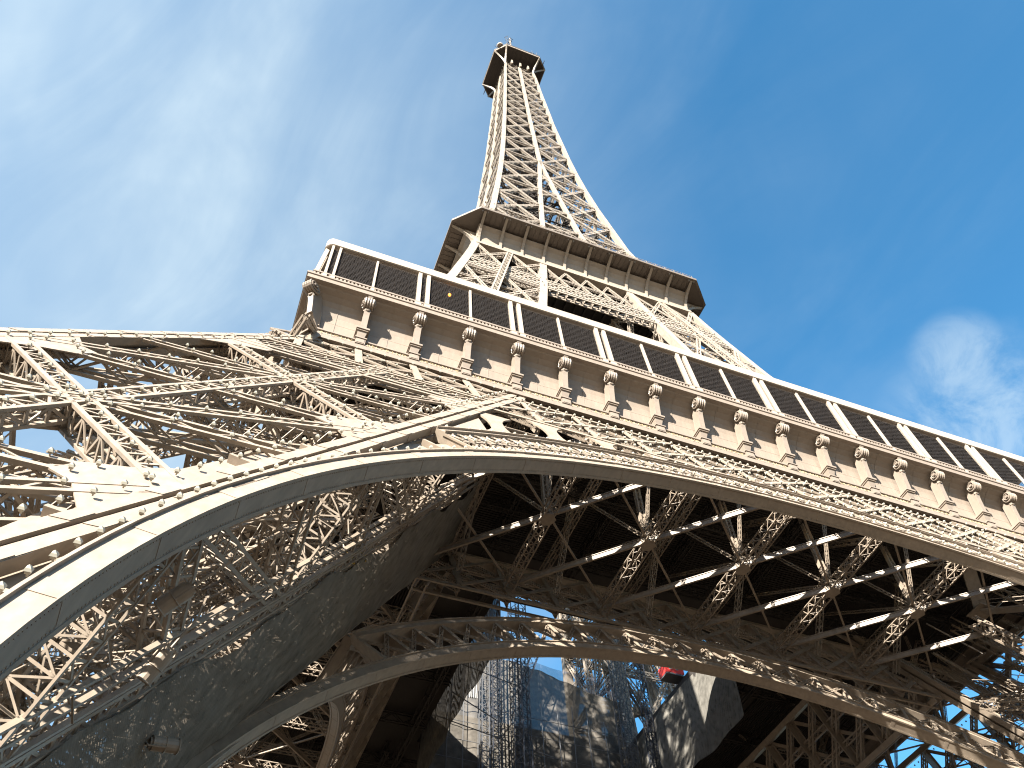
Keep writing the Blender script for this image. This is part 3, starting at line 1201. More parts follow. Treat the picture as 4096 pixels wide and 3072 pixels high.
lkids = []
zs = list(np.linspace(56, 110.2, 12))
for cx in (0, 1):
    for cy in (0, 1):
        lc = MB()
        for za, zb in zip(zs[:-1], zs[1:]):
            pa, pb = LP(cx, cy, za), LP(cx, cy, zb)
            h = 1.05
            sx, sy = (1 if cx == 0 else -1)*h, (1 if cy == 0 else -1)*h
            def cor(p):
                q = [(p.x, p.y), (p.x+sx, p.y), (p.x+sx, p.y+sy), (p.x, p.y+sy)]
                if sx*sy < 0:
                    q = q[::-1]
                return [(x, y, p.z) for x, y in q]
            lc.hexa(cor(pa)+cor(pb))
        lkids.append(sub('corner_chord', lc, PAINT_U))
ZS = [57.5, 67.5, 77, 87, 97.3]
for f in range(4):
    m = MB()
    m.girder(lface(f, .5, 57, .3), lface(f, .5, 110, .3), LN[f], 0.95, 0.7, 0.22, 0.12, 1.0, rungs=True)
    lkids.append(sub('middle_chord', m, PAINT_U))
    for z in ZS[1:]+[92.2, 82, 72]:
        m = MB()
        m.girder(lface(f, .06, z, .4), lface(f, .94, z, .4), LN[f], 0.8, 0.7, 0.17, 0.09, 0.9)
        lkids.append(sub('horizontal_brace', m, PAINT_U))
    for a, b in list(zip(ZS[:-1], ZS[1:]))+[(101.6, 109.8)]:
        for (q0, q1) in ((0.05, .48), (.52, .95)):
            for (u, v) in ((q0, q1), (q1, q0)):
                m = MB()
                m.girder(lface(f, u, a, .4), lface(f, v, b, .4), LN[f], 0.6, 0.7, 0.15, 0.08, 0.8)
                lkids.append(sub('diagonal_brace', m, PAINT_U))
m = MB()
for i in range(26):
    z = rng.uniform(58, 106)
    a = (rng.uniform(.1, .9), rng.uniform(.1, .9))
    m.girder(LP(a[0], a[1], z), LP(rng.uniform(.1, .9), rng.uniform(.1, .9), z+rng.uniform(-3, 4)), (0, 0, 1), 0.45, 0.4, 0.12, 0.07)
for z in (67.5, 77, 87, 97.3):
    for (u, v) in (((.05, .05), (.95, .95)), ((.05, .95), (.95, .05))):
        m.girder(LP(*u, z), LP(*v, z), (0, 0, 1), 0.6, 0.5, 0.13, 0.07)
for q in (.35, .65):
    m.girder(LP(q, .5, 57), LP(q, .5, 109), (0, -1, 0), 0.6, 1.2, 0.15, 0.08)
lkids.append(sub('inner_lattice', m, PAINT_U))
leg_kit = kit('upper_leg', None, PAINT_U, lkids)
# belt girder of the second stage
b2 = MB()
for z in (98.2, 99.0, 101.2, 102.0):
    a = wo(z)
    b2.bar((-a+.8, -a+.1, z), (a-.8, -a+.1, z), 0.26, 0.12, (0, 1, 0))
    b2.bar((-a+.8, -a+1.0, z), (a-.8, -a+1.0, z), 0.26, 0.12, (0, 1, 0))
a0, a1 = wo(99.0), wo(101.2)
for i in range(30):
    xa = -18.6+37.2*i/30
    xb = -18.6+37.2*min(i+2, 30)/30
    b2.bar((xa, -a0+.15, 99.0), (xb, -a1+.15, 101.2), 0.18, 0.10, (0, 1, 0))
    b2.bar((xa, -a1+.2, 101.2), (xb, -a0+.2, 99.0), 0.18, 0.10, (0, 1, 0))
    b2.bar((xa, -a0+1.0, 99.0), (xb, -a1+1.0, 101.2), 0.14, 0.10, (0, 1, 0))
    b2.bar((xa, -a0+.55, 98.2), (xa, -a0+.55, 99.0), 0.12, 0.6, (0, 1, 0))
for z in (105.6,):
    b2.girder((-wi(z)+.4, -wo(z)+.4, z), (wi(z)-.4, -wo(z)+.4, z), (0, -1, 0), 0.4, 0.3, 0.10, 0.06)
for i in range(-2, 2):
    xa, xb = 3.3*i, 3.3*(i+1)
    b2.girder((xa, -wo(101.6)+.4, 101.6), (xb, -wo(109.6)+.4, 109.6), (0, -1, 0), 0.34, 0.3, 0.09, 0.06)
    b2.girder((xb, -wo(101.6)+.4, 101.6), (xa, -wo(109.6)+.4, 109.6), (0, -1, 0), 0.34, 0.3, 0.09, 0.06)
b2i = MB()
for z in (99.0, 102.0):
    a = wi(z)
    b2i.girder((-a, -a, z), (a, -a, z), (0, 1, 0), 0.7, 0.7, 0.16, 0.09)
for i in range(16):
    a = 7.6
    b2i.bar((-a+a*i/8, -a, 99.2), (-a+a*(i+1)/8, -a, 101.8), 0.18, 0.12, (0, 1, 0))
    b2i.bar((-a+a*i/8, -a, 101.8), (-a+a*(i+1)/8, -a, 99.2), 0.18, 0.12, (0, 1, 0))
l2 = []
for i in range(46):
    x = -18+36*i/45
    for z in (98.6, 100.2, 102.0):
        l2.append((V((x, -wo(z)-0.05, z)), V((0, -1, .3)).normalized()))
belt2_kit = kit('upper_belt_girder', b2, PAINT_U, [sub('inner_girder', b2i, PAINT_U), sub('lamps', lamp_cloud(l2), LAMPM)])
for k in range(4):
    place(leg_kit, TOWER, k)
    o = place(belt2_kit, TOWER, k)
    for c in o.children:
        if c.name.startswith('lamps'):
            c['kind'] = 'stuff'

# ---- second-floor gallery: octagon with cut corners on curved consoles
H2, C2 = 20.71, 3.36


def octo(h, c, z):
    return [(-h+c, -h, z), (h-c, -h, z), (h, -h+c, z), (h, h-c, z), (h-c, h, z), (-h+c, h, z), (-h, h-c, z), (-h, -h+c, z)]


def octo_ring(mb, rows):                    # closed profile of (half, chamfer, z)
    P = [octo(*r) for r in rows]
    m_ = len(P)
    vs = [p for row in P for p in row]
    fs = []
    for j in range(m_):
        for i in range(8):
            fs.append((j*8+i, j*8+(i+1) % 8, ((j+1) % m_)*8+(i+1) % 8, ((j+1) % m_)*8+i))
    mb.add(vs, fs)


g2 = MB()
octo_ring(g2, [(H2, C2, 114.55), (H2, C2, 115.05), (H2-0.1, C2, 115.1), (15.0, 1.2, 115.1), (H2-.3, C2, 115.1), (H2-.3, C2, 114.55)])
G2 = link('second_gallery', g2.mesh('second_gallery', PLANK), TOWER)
bd = MB()
ring_prof(bd, [(17.62, 109.85), (17.62, 110.35), (17.50, 110.42), (16.6, 110.42), (16.6, 109.80)], 0.8)
obj('base_moulding', bd, PAINT_2, G2)
cov = MB()
PR2 = [(17.15, 110.4), (17.15, 111.5), (17.25, 112.2), (17.5, 112.9), (17.95, 113.5), (18.5, 113.9), (18.5, 114.02), (16.9, 114.02), (16.9, 110.4)]
for k in range(4):
    c, s = round(math.cos(k*math.pi/2)), round(math.sin(k*math.pi/2))
    kk = len(PR2)
    vs = []
    for sg in (-1, 1):
        for h, z in PR2:
            x, y = sg*min(h, 16.9), -h
            vs.append((c*x-s*y, s*x+c*y, z))
    cov.add(vs, [(i, (i+1) % kk, kk+(i+1) % kk, kk+i) for i in range(kk)]+[tuple(range(kk)), tuple(range(kk, 2*kk))])
obj('cove_panel', cov, PAINT_2, G2)
cs2 = MB()
for k in range(4):
    rot = Matrix.Rotation(k*math.pi/2, 3, 'Z')
    for i in range(22):
        x = -16.2+32.4*(i+.5)/22
        for dz, zz in ((0, 112.0),):
            a, b = rot @ V((x, -17.16, 110.5)), rot @ V((x, -17.16, 111.5))
            if i % 2 == 0:
                cs2.bar(a, b, 0.03, 0.03, rot @ V((0, 1, 0)))
    a, b = rot @ V((-16.5, -17.3, 112.6)), rot @ V((16.5, -17.3, 112.6))
    cs2.bar(a, b, 0.06, 0.06, (0, 0, 1))
obj('panel_seam', cs2, PAINT_2, G2)
sof = MB()
octo_ring(sof, [(H2-.31, C2, 114.6), (H2-.31, C2, 114.8), (15.0, 1.2, 114.8), (15.0, 1.2, 114.6)])
for k in range(4):
    rot = Matrix.Rotation(k*math.pi/2, 3, 'Z')
    for i in range(46):
        x = -17.0+34.0*i/45
        sof.bar(rot @ V((x, -17.9, 114.55)), rot @ V((x, -20.45, 114.55)), 0.06, 0.10, (0, 0, 1))
obj('soffit_plank', sof, PLANK, G2)
fl2 = MB()
fl2.add(octo(15.2, 1.2, 114.3)+octo(15.2, 1.2, 114.6), [tuple(range(8))[::-1], tuple(range(8, 16))]+[(i, (i+1) % 8, 8+(i+1) % 8, 8+i) for i in range(8)])
for i in range(-9, 10):
    fl2.bar((i*1.6, -15, 113.9), (i*1.6, 15, 113.9), 0.3, 0.7, (0, 0, 1))
obj('floor_underside', fl2, FLOOR_SHADE, G2)
c2m = MB()
prev = None
for i in range(9):
    t = i/8
    y = -0.15-(3.05)*(t**2.6)
    z = 110.5+4.0*(t**0.85)
    if prev:
        (py, pz) = prev
        c2m.hexa(((-0.19, py, pz), (0.19, py, pz), (0.19, py+0.42, pz), (-0.19, py+0.42, pz), (-0.19, y, z), (0.19, y, z), (0.19, y+0.42, z), (-0.19, y+0.42, z)))
        c2m.hexa(((-0.05, py+.42, pz), (0.05, py+.42, pz), (0.05, 0.1, pz), (-0.05, 0.1, pz), (-0.05, y+.42, z), (0.05, y+.42, z), (0.05, 0.1, z), (-0.05, 0.1, z)))
    prev = (y, z)
c2m.box(-0.24, 0.24, -0.30, 0.1, 111.95, 112.12)
c2m.box(-0.24, 0.24, -0.3, 0.1, 110.42, 110.62)
CON2 = c2m.mesh('curved_console', PAINT_2)
spot = MB()
spot.tube((0, 0, 0), (0, 0, -0.16), 0.10, 8)
SPOT = spot.mesh('spotlight', WHITE)
for k in range(4):
    rot = Matrix.Rotation(k*math.pi/2, 3, 'Z')
    for i in range(-5, 6):
        link('curved_console', CON2, G2, rot @ V((3.32*i, -17.2, 0)), (0, 0, k*math.pi/2))
        if k == 0:
            for o in (-0.42, 0.42):
                link('spotlight', SPOT, G2, rot @ V((3.32*i+o, -20.35, 114.56)))
rail = MB()
for z in (115.6, 116.2):
    P = octo(H2-.35, C2, z)
    for i in range(8):
        rail.bar(P[i], P[(i+1) % 8], 0.05, 0.05, (0, 0, 1))
P = octo(H2-.35, C2, 115.0)
for i in range(8):
    a, b = V(P[i]), V(P[(i+1) % 8])
    nn = max(2, int((b-a).length/1.5))
    for j in range(nn):
        p = a.lerp(b, j/nn)
        rail.bar(p, p+V((0, 0, 1.3)), 0.05, 0.05, (0, 1, 0))
obj('handrail', rail, PAINT_2, G2)

# ---- the shaft from the second floor to the summit
SZ = [115, 125.5, 136, 146, 156.5, 167, 177, 187, 196, 205.5, 213, 220, 226.5, 233.5, 241.5, 250, 257, 263.5]
SHAFT = link('shaft', None, TOWER)
for sx in (-1, 1):
    for sy in (-1, 1):
        sh = MB()
        for za, zb in zip(SZ[:-1], SZ[1:]):
            h = 0.95-0.35*(za-115)/150
            def cq(z):
                a = wo(z)
                p = [(sx*a, sy*a), (sx*(a-h), sy*a), (sx*(a-h), sy*(a-h)), (sx*a, sy*(a-h))]
                if sx*sy < 0:
                    p = p[::-1]
                return [(x, y, z) for x, y in p]
            sh.hexa(cq(za)+cq(zb))
        obj('corner_chord', sh, PAINT_U, SHAFT)
SN = V((0, -1, 0.08)).normalized()


def SP(x, z, d=0.0):
    return V((x, -wo(z)+d, z))


side = []
ic = MB()
for sg in (-1, 1):
    for za, zb in zip(SZ[:6], SZ[1:7]):
        h = 0.75
        ic.hexa([SP(sg*wi(za)-h/2, za, 0), SP(sg*wi(za)+h/2, za, 0), SP(sg*wi(za)+h/2, za, .6), SP(sg*wi(za)-h/2, za, .6), SP(sg*wi(zb)-h/2, zb, 0), SP(sg*wi(zb)+h/2, zb, 0), SP(sg*wi(zb)+h/2, zb, .6), SP(sg*wi(zb)-h/2, zb, .6)])
        b, t = wi(za), wi(zb)
for za, zb in zip(SZ[6:], SZ[7:]):
    h = 0.42
    ic.hexa([SP(-h, za, -.03), SP(h, za, -.03), SP(h, za, .5), SP(-h, za, .5), SP(-h, zb, -.03), SP(h, zb, -.03), SP(h, zb, .5), SP(-h, zb, .5)])
side.append(('inner_chord', ic.mesh('inner_chord', PAINT_U)))
for i, (za, zb) in enumerate(zip(SZ[:-1], SZ[1:])):
    m = MB()
    a = wo(zb)
    sc = 1.0-0.35*i/16
    m.girder(SP(-a+.5, zb, .35), SP(a-.5, zb, .35), SN, 0.62*sc, 0.5, 0.17*sc, 0.09, 0.9)
    if zb < 178 and wi(zb) > 0.6:
        m.girder(SP(-wi(zb), zb, .2), SP(wi(za), (za+zb)/2+1, .2), SN, 0.45, 0.4, 0.14, 0.09, 0.6)
        m.girder(SP(wi(zb), zb, .25), SP(-wi(za), (za+zb)/2+1, .25), SN, 0.45, 0.4, 0.14, 0.09, 0.6)
    side.append(('horizontal_brace', m.mesh('horizontal_brace', PAINT_U)))
    for sg in (-1, 1):
        for (u, v) in ((0, 1), (1, 0)):
            m = MB()
            A = SP(sg*((wo(za)-.6)*(1-u)+(wi(za)+.3)*u), za, .45)
            B = SP(sg*((wo(zb)-.6)*(1-v)+(wi(zb)+.3)*v), zb, .45)
            m.girder(A, B, SN, 0.62*sc, 0.55*sc, 0.17*sc, 0.09, 0.9 if i < 8 else 0.7)
            side.append(('diagonal_brace', m.mesh('diagonal_brace', PAINT_U)))
lsh = []
for z in SZ[1:]:
    a = wo(z)
    for j in range(9):
        lsh.append((SP(-a+.6+(2*a-1.2)*j/8, z+0.3, -0.05), SN))
side.append(('lamps', lamp_cloud(lsh).mesh('lamps', LAMPM)))
for k in range(4):
    o = link('shaft_side', None, SHAFT, rot=(0, 0, k*math.pi/2))
    tmp = MB()
    bpy.data.objects.remove(o)
    for nm, me in side:
        c = link(nm, me, SHAFT, rot=(0, 0, k*math.pi/2))
        if nm == 'lamps':
            c['kind'] = 'stuff'
core = MB()
for sx in (-1, 1):
    for sy in (-1, 1):
        core.bar((sx*2.3, sy*2.3, 115), (sx*2.3, sy*2.3, 264), 0.35, 0.35, (1, 0, 0))
for z in np.arange(117, 262, 4.6):
    for s1, s2, s3, s4 in ((-1, -1, 1, -1), (1, -1, 1, 1), (1, 1, -1, 1), (-1, 1, -1, -1)):
        core.bar((s1*2.3, s2*2.3, z), (s3*2.3, s4*2.3, z+4.6), 0.25, 0.16, (0, 0, 1))
        core.bar((s3*2.3, s4*2.3, z), (s1*2.3, s2*2.3, z+4.6), 0.25, 0.16, (0, 0, 1))
        core.bar((s1*2.3, s2*2.3, z), (s3*2.3, s4*2.3, z), 0.25, 0.25, (0, 0, 1))
    if int(z) % 2 == 0:
        core.box(-2.2, 2.2, -2.2, 0.2, z-.1, z)
    core.bar((-3.3, -3.0, z), (-0.5, -3.0, z+4.0), 0.9, 0.1, (0, 0, 1))
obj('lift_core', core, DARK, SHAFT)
dia = MB()
for z in SZ[1:]:
    a = wo(z)-.5
    dia.girder((-a, -a, z), (a, a, z), (0, 0, 1), 0.6, 0.5, 0.16, 0.09)
    dia.girder((a, -a, z), (-a, a, z), (0, 0, 1), 0.6, 0.5, 0.16, 0.09)
    for t in (-.5, 0, .5):
        dia.bar((-a, a*t, z), (a, a*t, z), 0.25, 0.3, (0, 0, 1))
        dia.bar((a*t, -a, z), (a*t, a, z), 0.25, 0.3, (0, 0, 1))
for (za, zb) in zip(SZ[:6], SZ[1:7]):
    for sx in (-1, 1):
        for sy in (-1, 1):
            dia.bar((sx*wi(za), sy*wi(za), za), (sx*wi(zb), sy*wi(zb), zb), 0.5, 0.5, (1, 0, 0))
obj('diaphragm_brace', dia, DARK, SHAFT)  # inner ironwork coloured dark for the shade inside the shaft

# ---- summit platform
H3, C3, Z3 = 8.3, 2.96, 268.6
sm = MB()
octo_ring(sm, [(H3, C3, Z3-0.1), (H3, C3, Z3+0.55), (H3-.2, C3, Z3+0.55), (H3-.2, C3, Z3-0.1)])
SUM = link('summit_platform', sm.mesh('summit_platform', PAINT_U), TOWER)
m = MB()
m.add(octo(H3-.2, C3, Z3)+octo(H3-.2, C3, Z3+.3), [tuple(range(8))[::-1], tuple(range(8, 16))]+[(i, (i+1) % 8, 8+(i+1) % 8, 8+i) for i in range(8)])
for i in range(-5, 6):
    m.bar((i*1.4, -8, Z3-.12), (i*1.4, 8, Z3-.12), 0.18, 0.22, (0, 0, 1))
obj('platform_underside', m, DARK, SUM)  # underside shade painted in with the dark brown
for k in range(4):
    rot = Matrix.Rotation(k*math.pi/2, 3, 'Z')
    for tx, ty in ((-H3+C3, -H3+.1), (-H3+.1, -H3+C3)):
        m = MB()
        prev = None
        for i in range(8):
            t = i/7
            s = t**2.2
            a = wo(262.5)
            p = V((-a+.3+(tx+a-.3)*s, -a+.3+(ty+a-.3)*s, 262.3+6.4*t**0.9))
            if prev:
                m.bar(rot @ prev, rot @ p, 0.55, 0.45, rot @ V((1, -1, 0) if tx > ty else (1, -1, 0)))
                top = V((p.x, p.y, Z3))
            prev = p
        obj('bracket', m, PAINT_U, SUM)
m = MB()
octo_ring(m, [(H3+.05, C3, Z3+.6), (H3+.05, C3, Z3+1.5), (H3-.05, C3, Z3+1.5), (H3-.05, C3, Z3+.6)])
octo_ring(m, [(H3-.4, C3, Z3+1.5), (H3-.6, C3, Z3+4.0), (H3-.8, C3, Z3+4.0), (H3-.6, C3, Z3+1.5)])
obj('parapet_screen', m, DARK, SUM)
m = MB()
m.add(octo(5.4, 1.6, Z3+.5)+octo(5.0, 1.5, Z3+9), [tuple(range(8))[::-1], tuple(range(8, 16))]+[(i, (i+1) % 8, 8+(i+1) % 8, 8+i) for i in range(8)])
m.tube((0, 0, Z3+9), (0, 0, Z3+24), 1.6, 12, 1.0)
m.tube((0, 0, Z3+24), (0, 0, Z3+48), 0.6, 10, 0.2)
obj('summit_cabin', m, PAINT_U, SUM)


def antenna(x, y, z, rz):
    a = MB()
    a.tube((0, 0, 0), (0, 0, 1.2), 0.5, 10)
    for s in (-1, 1):
        d = V((-0.55*s+(-.3), -0.9, 1.2))
        b = V((0.2*s, 0, 1.0))
        e = b+d*1.9
        p = d.cross(V((0, 0, 1))).normalized()*0.32
        for o in (-1, 1):
            a.bar(b+p*o, e+p*o, 0.12, 0.12, (0, 0, 1))
        for t in (.35, .7, 1.0):
            c = b.lerp(e, t)
            a.bar(c-p*2.1, c+p*2.1, 0.10, 0.10, (0, 0, 1))
    obj('antenna', a, STEEL, SUM, (x, y, z), (0, 0, rz))


antenna(-4.4, -7.6, Z3+2.0, 0.0)
m = MB()
for (x, y, h) in ((-7.3, -6.9, .8), (-7.8, -6.2, 1.0), (-6.8, -7.4, 1.0), (3.0, -8.3, .5), (4.6, -8.2, .7)):
    m.tube((x, y, Z3+1.2), (x-.25, y-.4, Z3+1.2+h+1.0), 0.09, 6)
    m.bar((x-.7, y, Z3+1.8+h*.5), (x+.7, y, Z3+1.8+h*.5), 0.09, 0.09, (0, 0, 1))
obj('aerial', m, STEEL, SUM)
m = MB()
m.tube((-7.0, -7.0, Z3+1.2), (-7.0, -7.0, Z3+2.2), 0.9, 10)
for x in (-2.6, 0.1, 2.6):
    m.box(x-.25, x+.25, -5.3, -4.7, 263.2, 266.6)
obj('radio_drum', m, PAINT_W, SUM)

# ------------------------------------------------------------------ things on and in the tower
# safety netting on the near pier's inner face: hung just off the lattice, lower 40 % of the face
def net_sheet(fn, nu, nv, m, name):
    mb = MB()
    vs = [fn(i/nu, j/nv) for i in range(nu+1) for j in range(nv+1)]
    fs = [(i*(nv+1)+j, (i+1)*(nv+1)+j, (i+1)*(nv+1)+j+1, i*(nv+1)+j+1) for i in range(nu) for j in range(nv)]
    mb.add(vs, fs)
    return obj(name, mb, m, smooth=True)


def wav(a, b):
    return 0.16*math.sin(a*41+b*5)+0.10*math.sin(a*97+1.3-b*9)+0.05*math.sin(a*211+b*21)


def pier_net(u, v):
    z = 8+40*u
    top = 8.3+0.35*math.sin(u*23)+0.25*math.sin(u*61+1)
    q = top+(15.7-top)*v
    p = PP(Q+0.06, q, z)
    return p+NF[2]*(0.05+0.3*wav(u, v)+0.10*math.sin(v*3.1)*(0.6+0.4*math.sin(u*37)))


tag(net_sheet(pier_net, 220, 14, NET, 'safety_net'), 'long black debris net hung on the near left pier under the front arch', 'net')


def far_net(u, v):
    x = -12.4+24.8*u
    top = np.interp(x, [-12.4, -7.5, -1, 1.4, 5.3, 9.9, 12.4], [65.2, 65.0, 64.8, 64.4, 63.4, 62.5, 62.2])
    z = 45+(top-45)*v
    return V((x, 12.3+0.10*math.sin(u*40)+0.08*math.sin(u*17+v*6)+0.05*math.sin(u*90+v*3), z))


tag(net_sheet(far_net, 120, 24, NETG, 'scaffold_net'), 'sunlit grey netting wall across the far side of the open well', 'net')


def sheer_net(u, v):
    x = -12.0+24.4*u
    top = np.interp(x, [-12.4, -7.5, -1, 1.4, 5.3, 9.9, 12.4], [65.2, 65.0, 64.8, 64.4, 63.4, 62.5, 62.2])
    hi = np.interp(x, [-12.4, 1.4, 5.3, 9.9, 12.4], [66.0, 65.4, 65.1, 65.2, 65.3])
    return V((x, 12.45+0.10*math.sin(u*31), top+(hi-top)*v))


tag(net_sheet(sheer_net, 80, 4, NETB, 'sheer_net'), 'sheer bluish net strip edging the top of the grey netting wall', 'net')


def left_net(u, v):
    y = -12+25*u
    return V((-12.4+0.1*math.sin(u*33)+0.12*math.sin(u*11+v*4), y, 47.5+8.0*v))


tag(net_sheet(left_net, 80, 10, NET, 'well_net'), 'dark sagging net along the left edge of the open well', 'net')


def right_net(u, v):
    y = -10+23*u
    return V((12.4+0.1*math.sin(u*29)+0.12*math.sin(u*13+v*4), y, 46.8+9.0*v+0.15*math.sin(u*20)*(1-v)))


tag(net_sheet(right_net, 80, 10, NET, 'well_net'), 'dark sagging net along the right edge of the open well', 'net')


def bundle(u, v):
    hw = 0.10+0.42*(1-v)
    return V((-7.1+(u-.5)*2*hw, 10.6+0.16*math.sin(u*31)*(1.1-v), 57.6+5.6*v))


tag(net_sheet(bundle, 40, 8, WHITE, 'sheet_bundle'), 'gathered white sheet hanging in narrow pleats before the grey netting', 'sheet')

# hoist masts standing in the open well
MG = 'hoist masts in the open well under the first floor'


def mast(x, y, w, mat_, label, top=72.0, c=0.09):
    root = link('hoist_mast', None, loc=(x, y, 0))
    tag(root, label, 'mast', MG)
    m = MB()
    for sx in (-1, 1):
        for sy in (-1, 1):
            m.bar((sx*w/2, sy*w/2, 0), (sx*w/2, sy*w/2, top), c, c, (1, 0, 0))
    obj('mast_leg', m, mat_, root)
    m = MB()
    z = 0.0
    i = 0
    while z < top-w:
        f = 1 if i % 2 == 0 else -1
        for s in (-1, 1):
            m.bar((-w/2*f, s*w/2, z), (w/2*f, s*w/2, z+w), c*.6, c*.6, (0, 1, 0))
            m.bar((s*w/2, -w/2*f, z), (s*w/2, w/2*f, z+w), c*.6, c*.6, (1, 0, 0))
            m.bar((-w/2, s*w/2, z), (w/2, s*w/2, z), c*.6, c*.6, (0, 1, 0))
        z += w
        i += 1
    obj('lacing', m, mat_, root)
    return root


mast(-5.95, 10, 0.85, STEEL, 'leftmost grey lattice hoist mast standing in the open well')
mast(-4.65, 10, 1.0, BLACKST, 'second dark lattice hoist mast from the left, beside the leftmost grey one')
ms = mast(-2.4, 9.5, 1.0, BLACKST, 'dark blue lattice hoist mast carrying a slanted lattice arm')
m = MB()
m.girder((0.5, 0, 58.5), (3.4, -0.3, 66.5), (0, -1, 0), 0.9, 0.9, 0.09, 0.06, 0.9)
obj('slanted_arm', m, BLACKST, ms)
mast(-1.0, 10.4, 0.9, BLACKST, 'dark lattice hoist mast just right of the mast with the slanted arm')
mast(10.0, 8.5, 0.85, STEEL, 'bright galvanised lattice hoist mast at the right of the grey netting')
mast(11.3, 9.3, 0.85, STEEL, 'galvanised lattice hoist mast close behind the bright one on the right')
mast(11.9, 6.0, 0.8, BLACKST, 'rightmost dark lattice hoist mast near the red panel')

rp = link('hoist_platform', None, loc=(12.0, -0.3, 57.2))
tag(rp, 'red hoist platform fence at the right edge of the open well', 'platform')
m = MB()
m.box(-1.1, 1.1, -0.75, 0.75, -0.15, 0)
obj('deck', m, STEEL, rp)
m = MB()
m.box(-1.1, 1.1, -0.78, -0.74, 0.05, 1.15)
m.box(-1.12, -1.08, -0.74, 0.74, 0.05, 1.15)
obj('side_panel', m, RED, rp)
m = MB()
for x in (-0.7, 0.1):
    m.box(x, x+0.35, -0.80, -0.78, 0.45, 0.8)
obj('panel_stripe', m, WHITE, rp)

# scaffold in front of the netting wall
sc = link('tube_scaffold', None, loc=(0, 11.8, 0))
tag(sc, 'thin tube scaffold standing before the sunlit grey netting', 'scaffold')
m = MB()
for i in range(13):
    x = -11.5+23*i/12+rng.uniform(-.4, .4)
    m.tube((x, rng.uniform(-.3, .3), 48), (x, 0, rng.uniform(58.5, 61.5)), 0.045, 6)
obj('upright', m, STEEL, sc)
m = MB()
for z in (51, 53.2, 55.4, 57.6):
    m.tube((-11.8, 0, z), (11.8, 0, z-0.4), 0.04, 6)
obj('ledger', m, STEEL, sc)
cb = MB()
for a, b in (((-12.5, 2, 55.4), (-1.6, 11, 60.6)), ((-12.5, 6, 51.5), (4, 12, 53.0)), ((-12.5, 1, 51.0), (-4.5, 10, 55.0))):
    cb.tube(a, b, 0.06, 6)
tag(obj('guy_cable', cb, STEEL), 'taut grey tubes slung across the open well from its left edge', 'cable')

# yellow tarpaulins inside the near pier
for (p, s, lab) in (((-29.55, -36.85, 30.0), 0.55, 'crumpled yellow tarpaulin in the near pier, lower of the two'), ((-28.85, -35.85, 31.25), 0.50, 'crumpled yellow tarpaulin in the near pier, upper of the two')):
    def tp(u, v, p=p, s=s):
        return V(p)+V((0.15*math.sin(u*9+v*4)-(v-.5)*0.5*s, (u-.5)*1.9*s+0.1*math.sin(v*8), (v-.5)*1.3*s+0.15*math.sin(u*7)+(u-.5)*.7))
    tag(net_sheet(tp, 14, 10, YELLOW, 'tarpaulin'), lab, 'tarpaulin', 'yellow tarpaulins in the near pier')

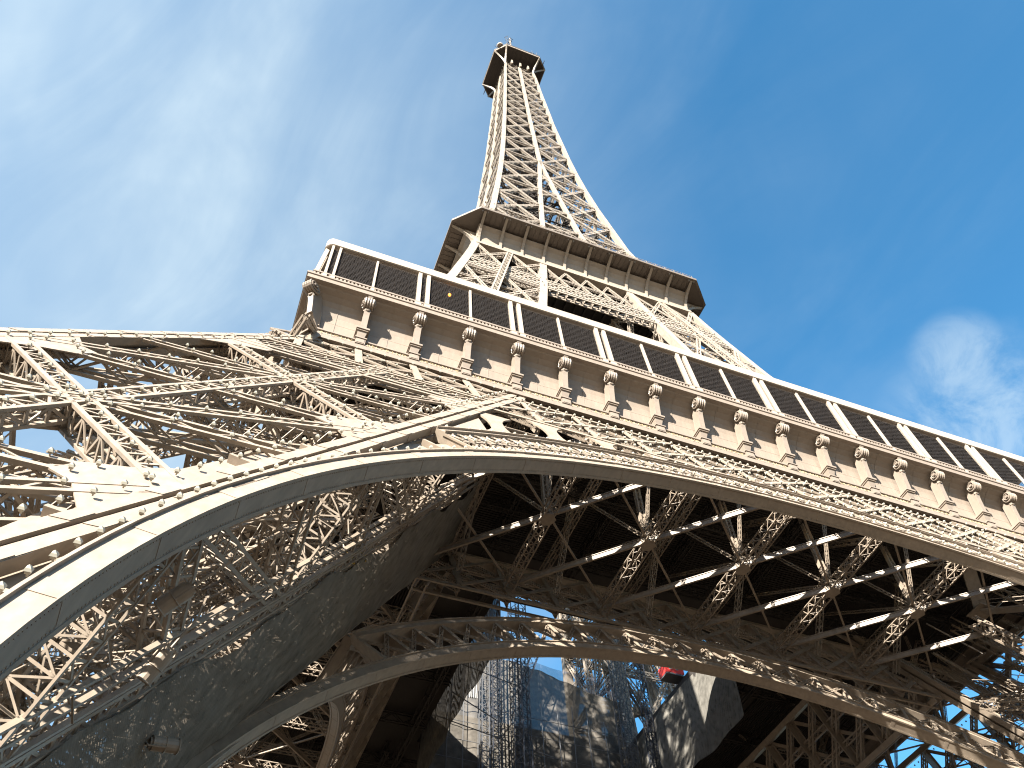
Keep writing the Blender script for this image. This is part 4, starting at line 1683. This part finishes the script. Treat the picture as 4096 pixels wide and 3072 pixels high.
# projector floodlights in the near pier
for i, (p, d, lab) in enumerate((((-35.41, -49.08, 16.33), tuple(-.75*r_-.5*u_-.4*fw), 'upper drum floodlight hung in the near pier just under the front arch'),
                                 ((-35.51, -46.33, 16.14), tuple(-.5*r_-.65*u_-.5*fw), 'lower drum floodlight hung in the near pier at the top edge of the black net'),
                                 ((-34.87, -40.41, 17.41), tuple(.75*r_-.35*u_+.5*fw), 'drum floodlight at the foot of the black net, near the bottom edge'))):
    root = link('floodlight', None, loc=p)
    tag(root, lab, 'floodlight', 'drum floodlights in the near pier')
    d = V(d).normalized()
    m = MB()
    m.tube(-d*0.42, d*0.42, 0.24, 16)
    m.tube(-d*0.50, -d*0.42, 0.18, 12)
    obj('drum', m, PAINT, root)
    m = MB()
    m.ring(d*0.42, d, 0.24, 0.03, 16)
    m.ring(d*0.0, d, 0.245, 0.02, 16)
    obj('rim', m, PAINT, root)
    m = MB()
    m.tube(d*0.425, d*0.43, 0.21, 14)
    obj('glass', m, DARK, root)
    m = MB()
    sdv = d.orthogonal().normalized()
    m.bar(sdv*0.27, sdv*0.27-d*0.6, 0.05, 0.05, sdv)
    m.bar(-sdv*0.27, -sdv*0.27-d*0.6, 0.05, 0.05, sdv)
    m.bar(sdv*0.27-d*0.6, -sdv*0.27-d*0.6, 0.05, 0.05, d)
    m.bar(-d*0.6, -d*1.6, 0.06, 0.06, sdv)
    obj('yoke', m, PAINT, root)
root = link('dish_lamp', None, loc=(-39.31, -48.13, 21.97))
tag(root, 'pale shallow dish lamp inside the near pier behind the ladder-like diagonal brace', 'lamp')
m = MB()
for i in range(5):
    m.tube((0, 0, -0.05*i), (0, 0, -0.05*(i+1)), 0.34*math.sqrt(max(0.02, 1-(i/5)**2)), 18, 0.34*math.sqrt(max(0.0, 1-((i+1)/5.2)**2)))
obj('dish', m, PAINT_W, root)
m = MB()
m.tube((0, 0, 0), (0, 0, 0.12), 0.2, 10)
m.bar((0, 0, 0.1), (0.3, 0.5, 0.9), 0.06, 0.06, (1, 0, 0))
obj('bracket', m, PAINT, root)

# the lit bulb behind a mesh screen of the gallery
em = bpy.data.materials.new('warm_bulb')
em.use_nodes = True
en = em.node_tree.nodes
eb = en['Principled BSDF']
eb.inputs['Base Color'].default_value = (.3, .12, .03, 1)
eb.inputs['Emission Color'].default_value = (1.0, 0.26, 0.03, 1)
eb.inputs['Emission Strength'].default_value = 0.9
lamp_root = link('gallery_lamp', None, loc=(-24.9, -34.7, 61.9))
tag(lamp_root, 'small lit orange bulb behind the third wide mesh screen of the gallery', 'lamp')
m = MB()
for i in range(5):
    a0, a1 = math.pi*i/5, math.pi*(i+1)/5
    m.tube((0, 0, -.13*math.cos(a0)), (0, 0, -.13*math.cos(a1)), max(.01, .13*math.sin(a0)), 12, max(.01, .13*math.sin(a1)))
obj('bulb', m, em, lamp_root)
m = MB()
m.tube((0, 0, 0.12), (0, 0, 1.0), 0.015, 6)
obj('stem', m, DARK, lamp_root)
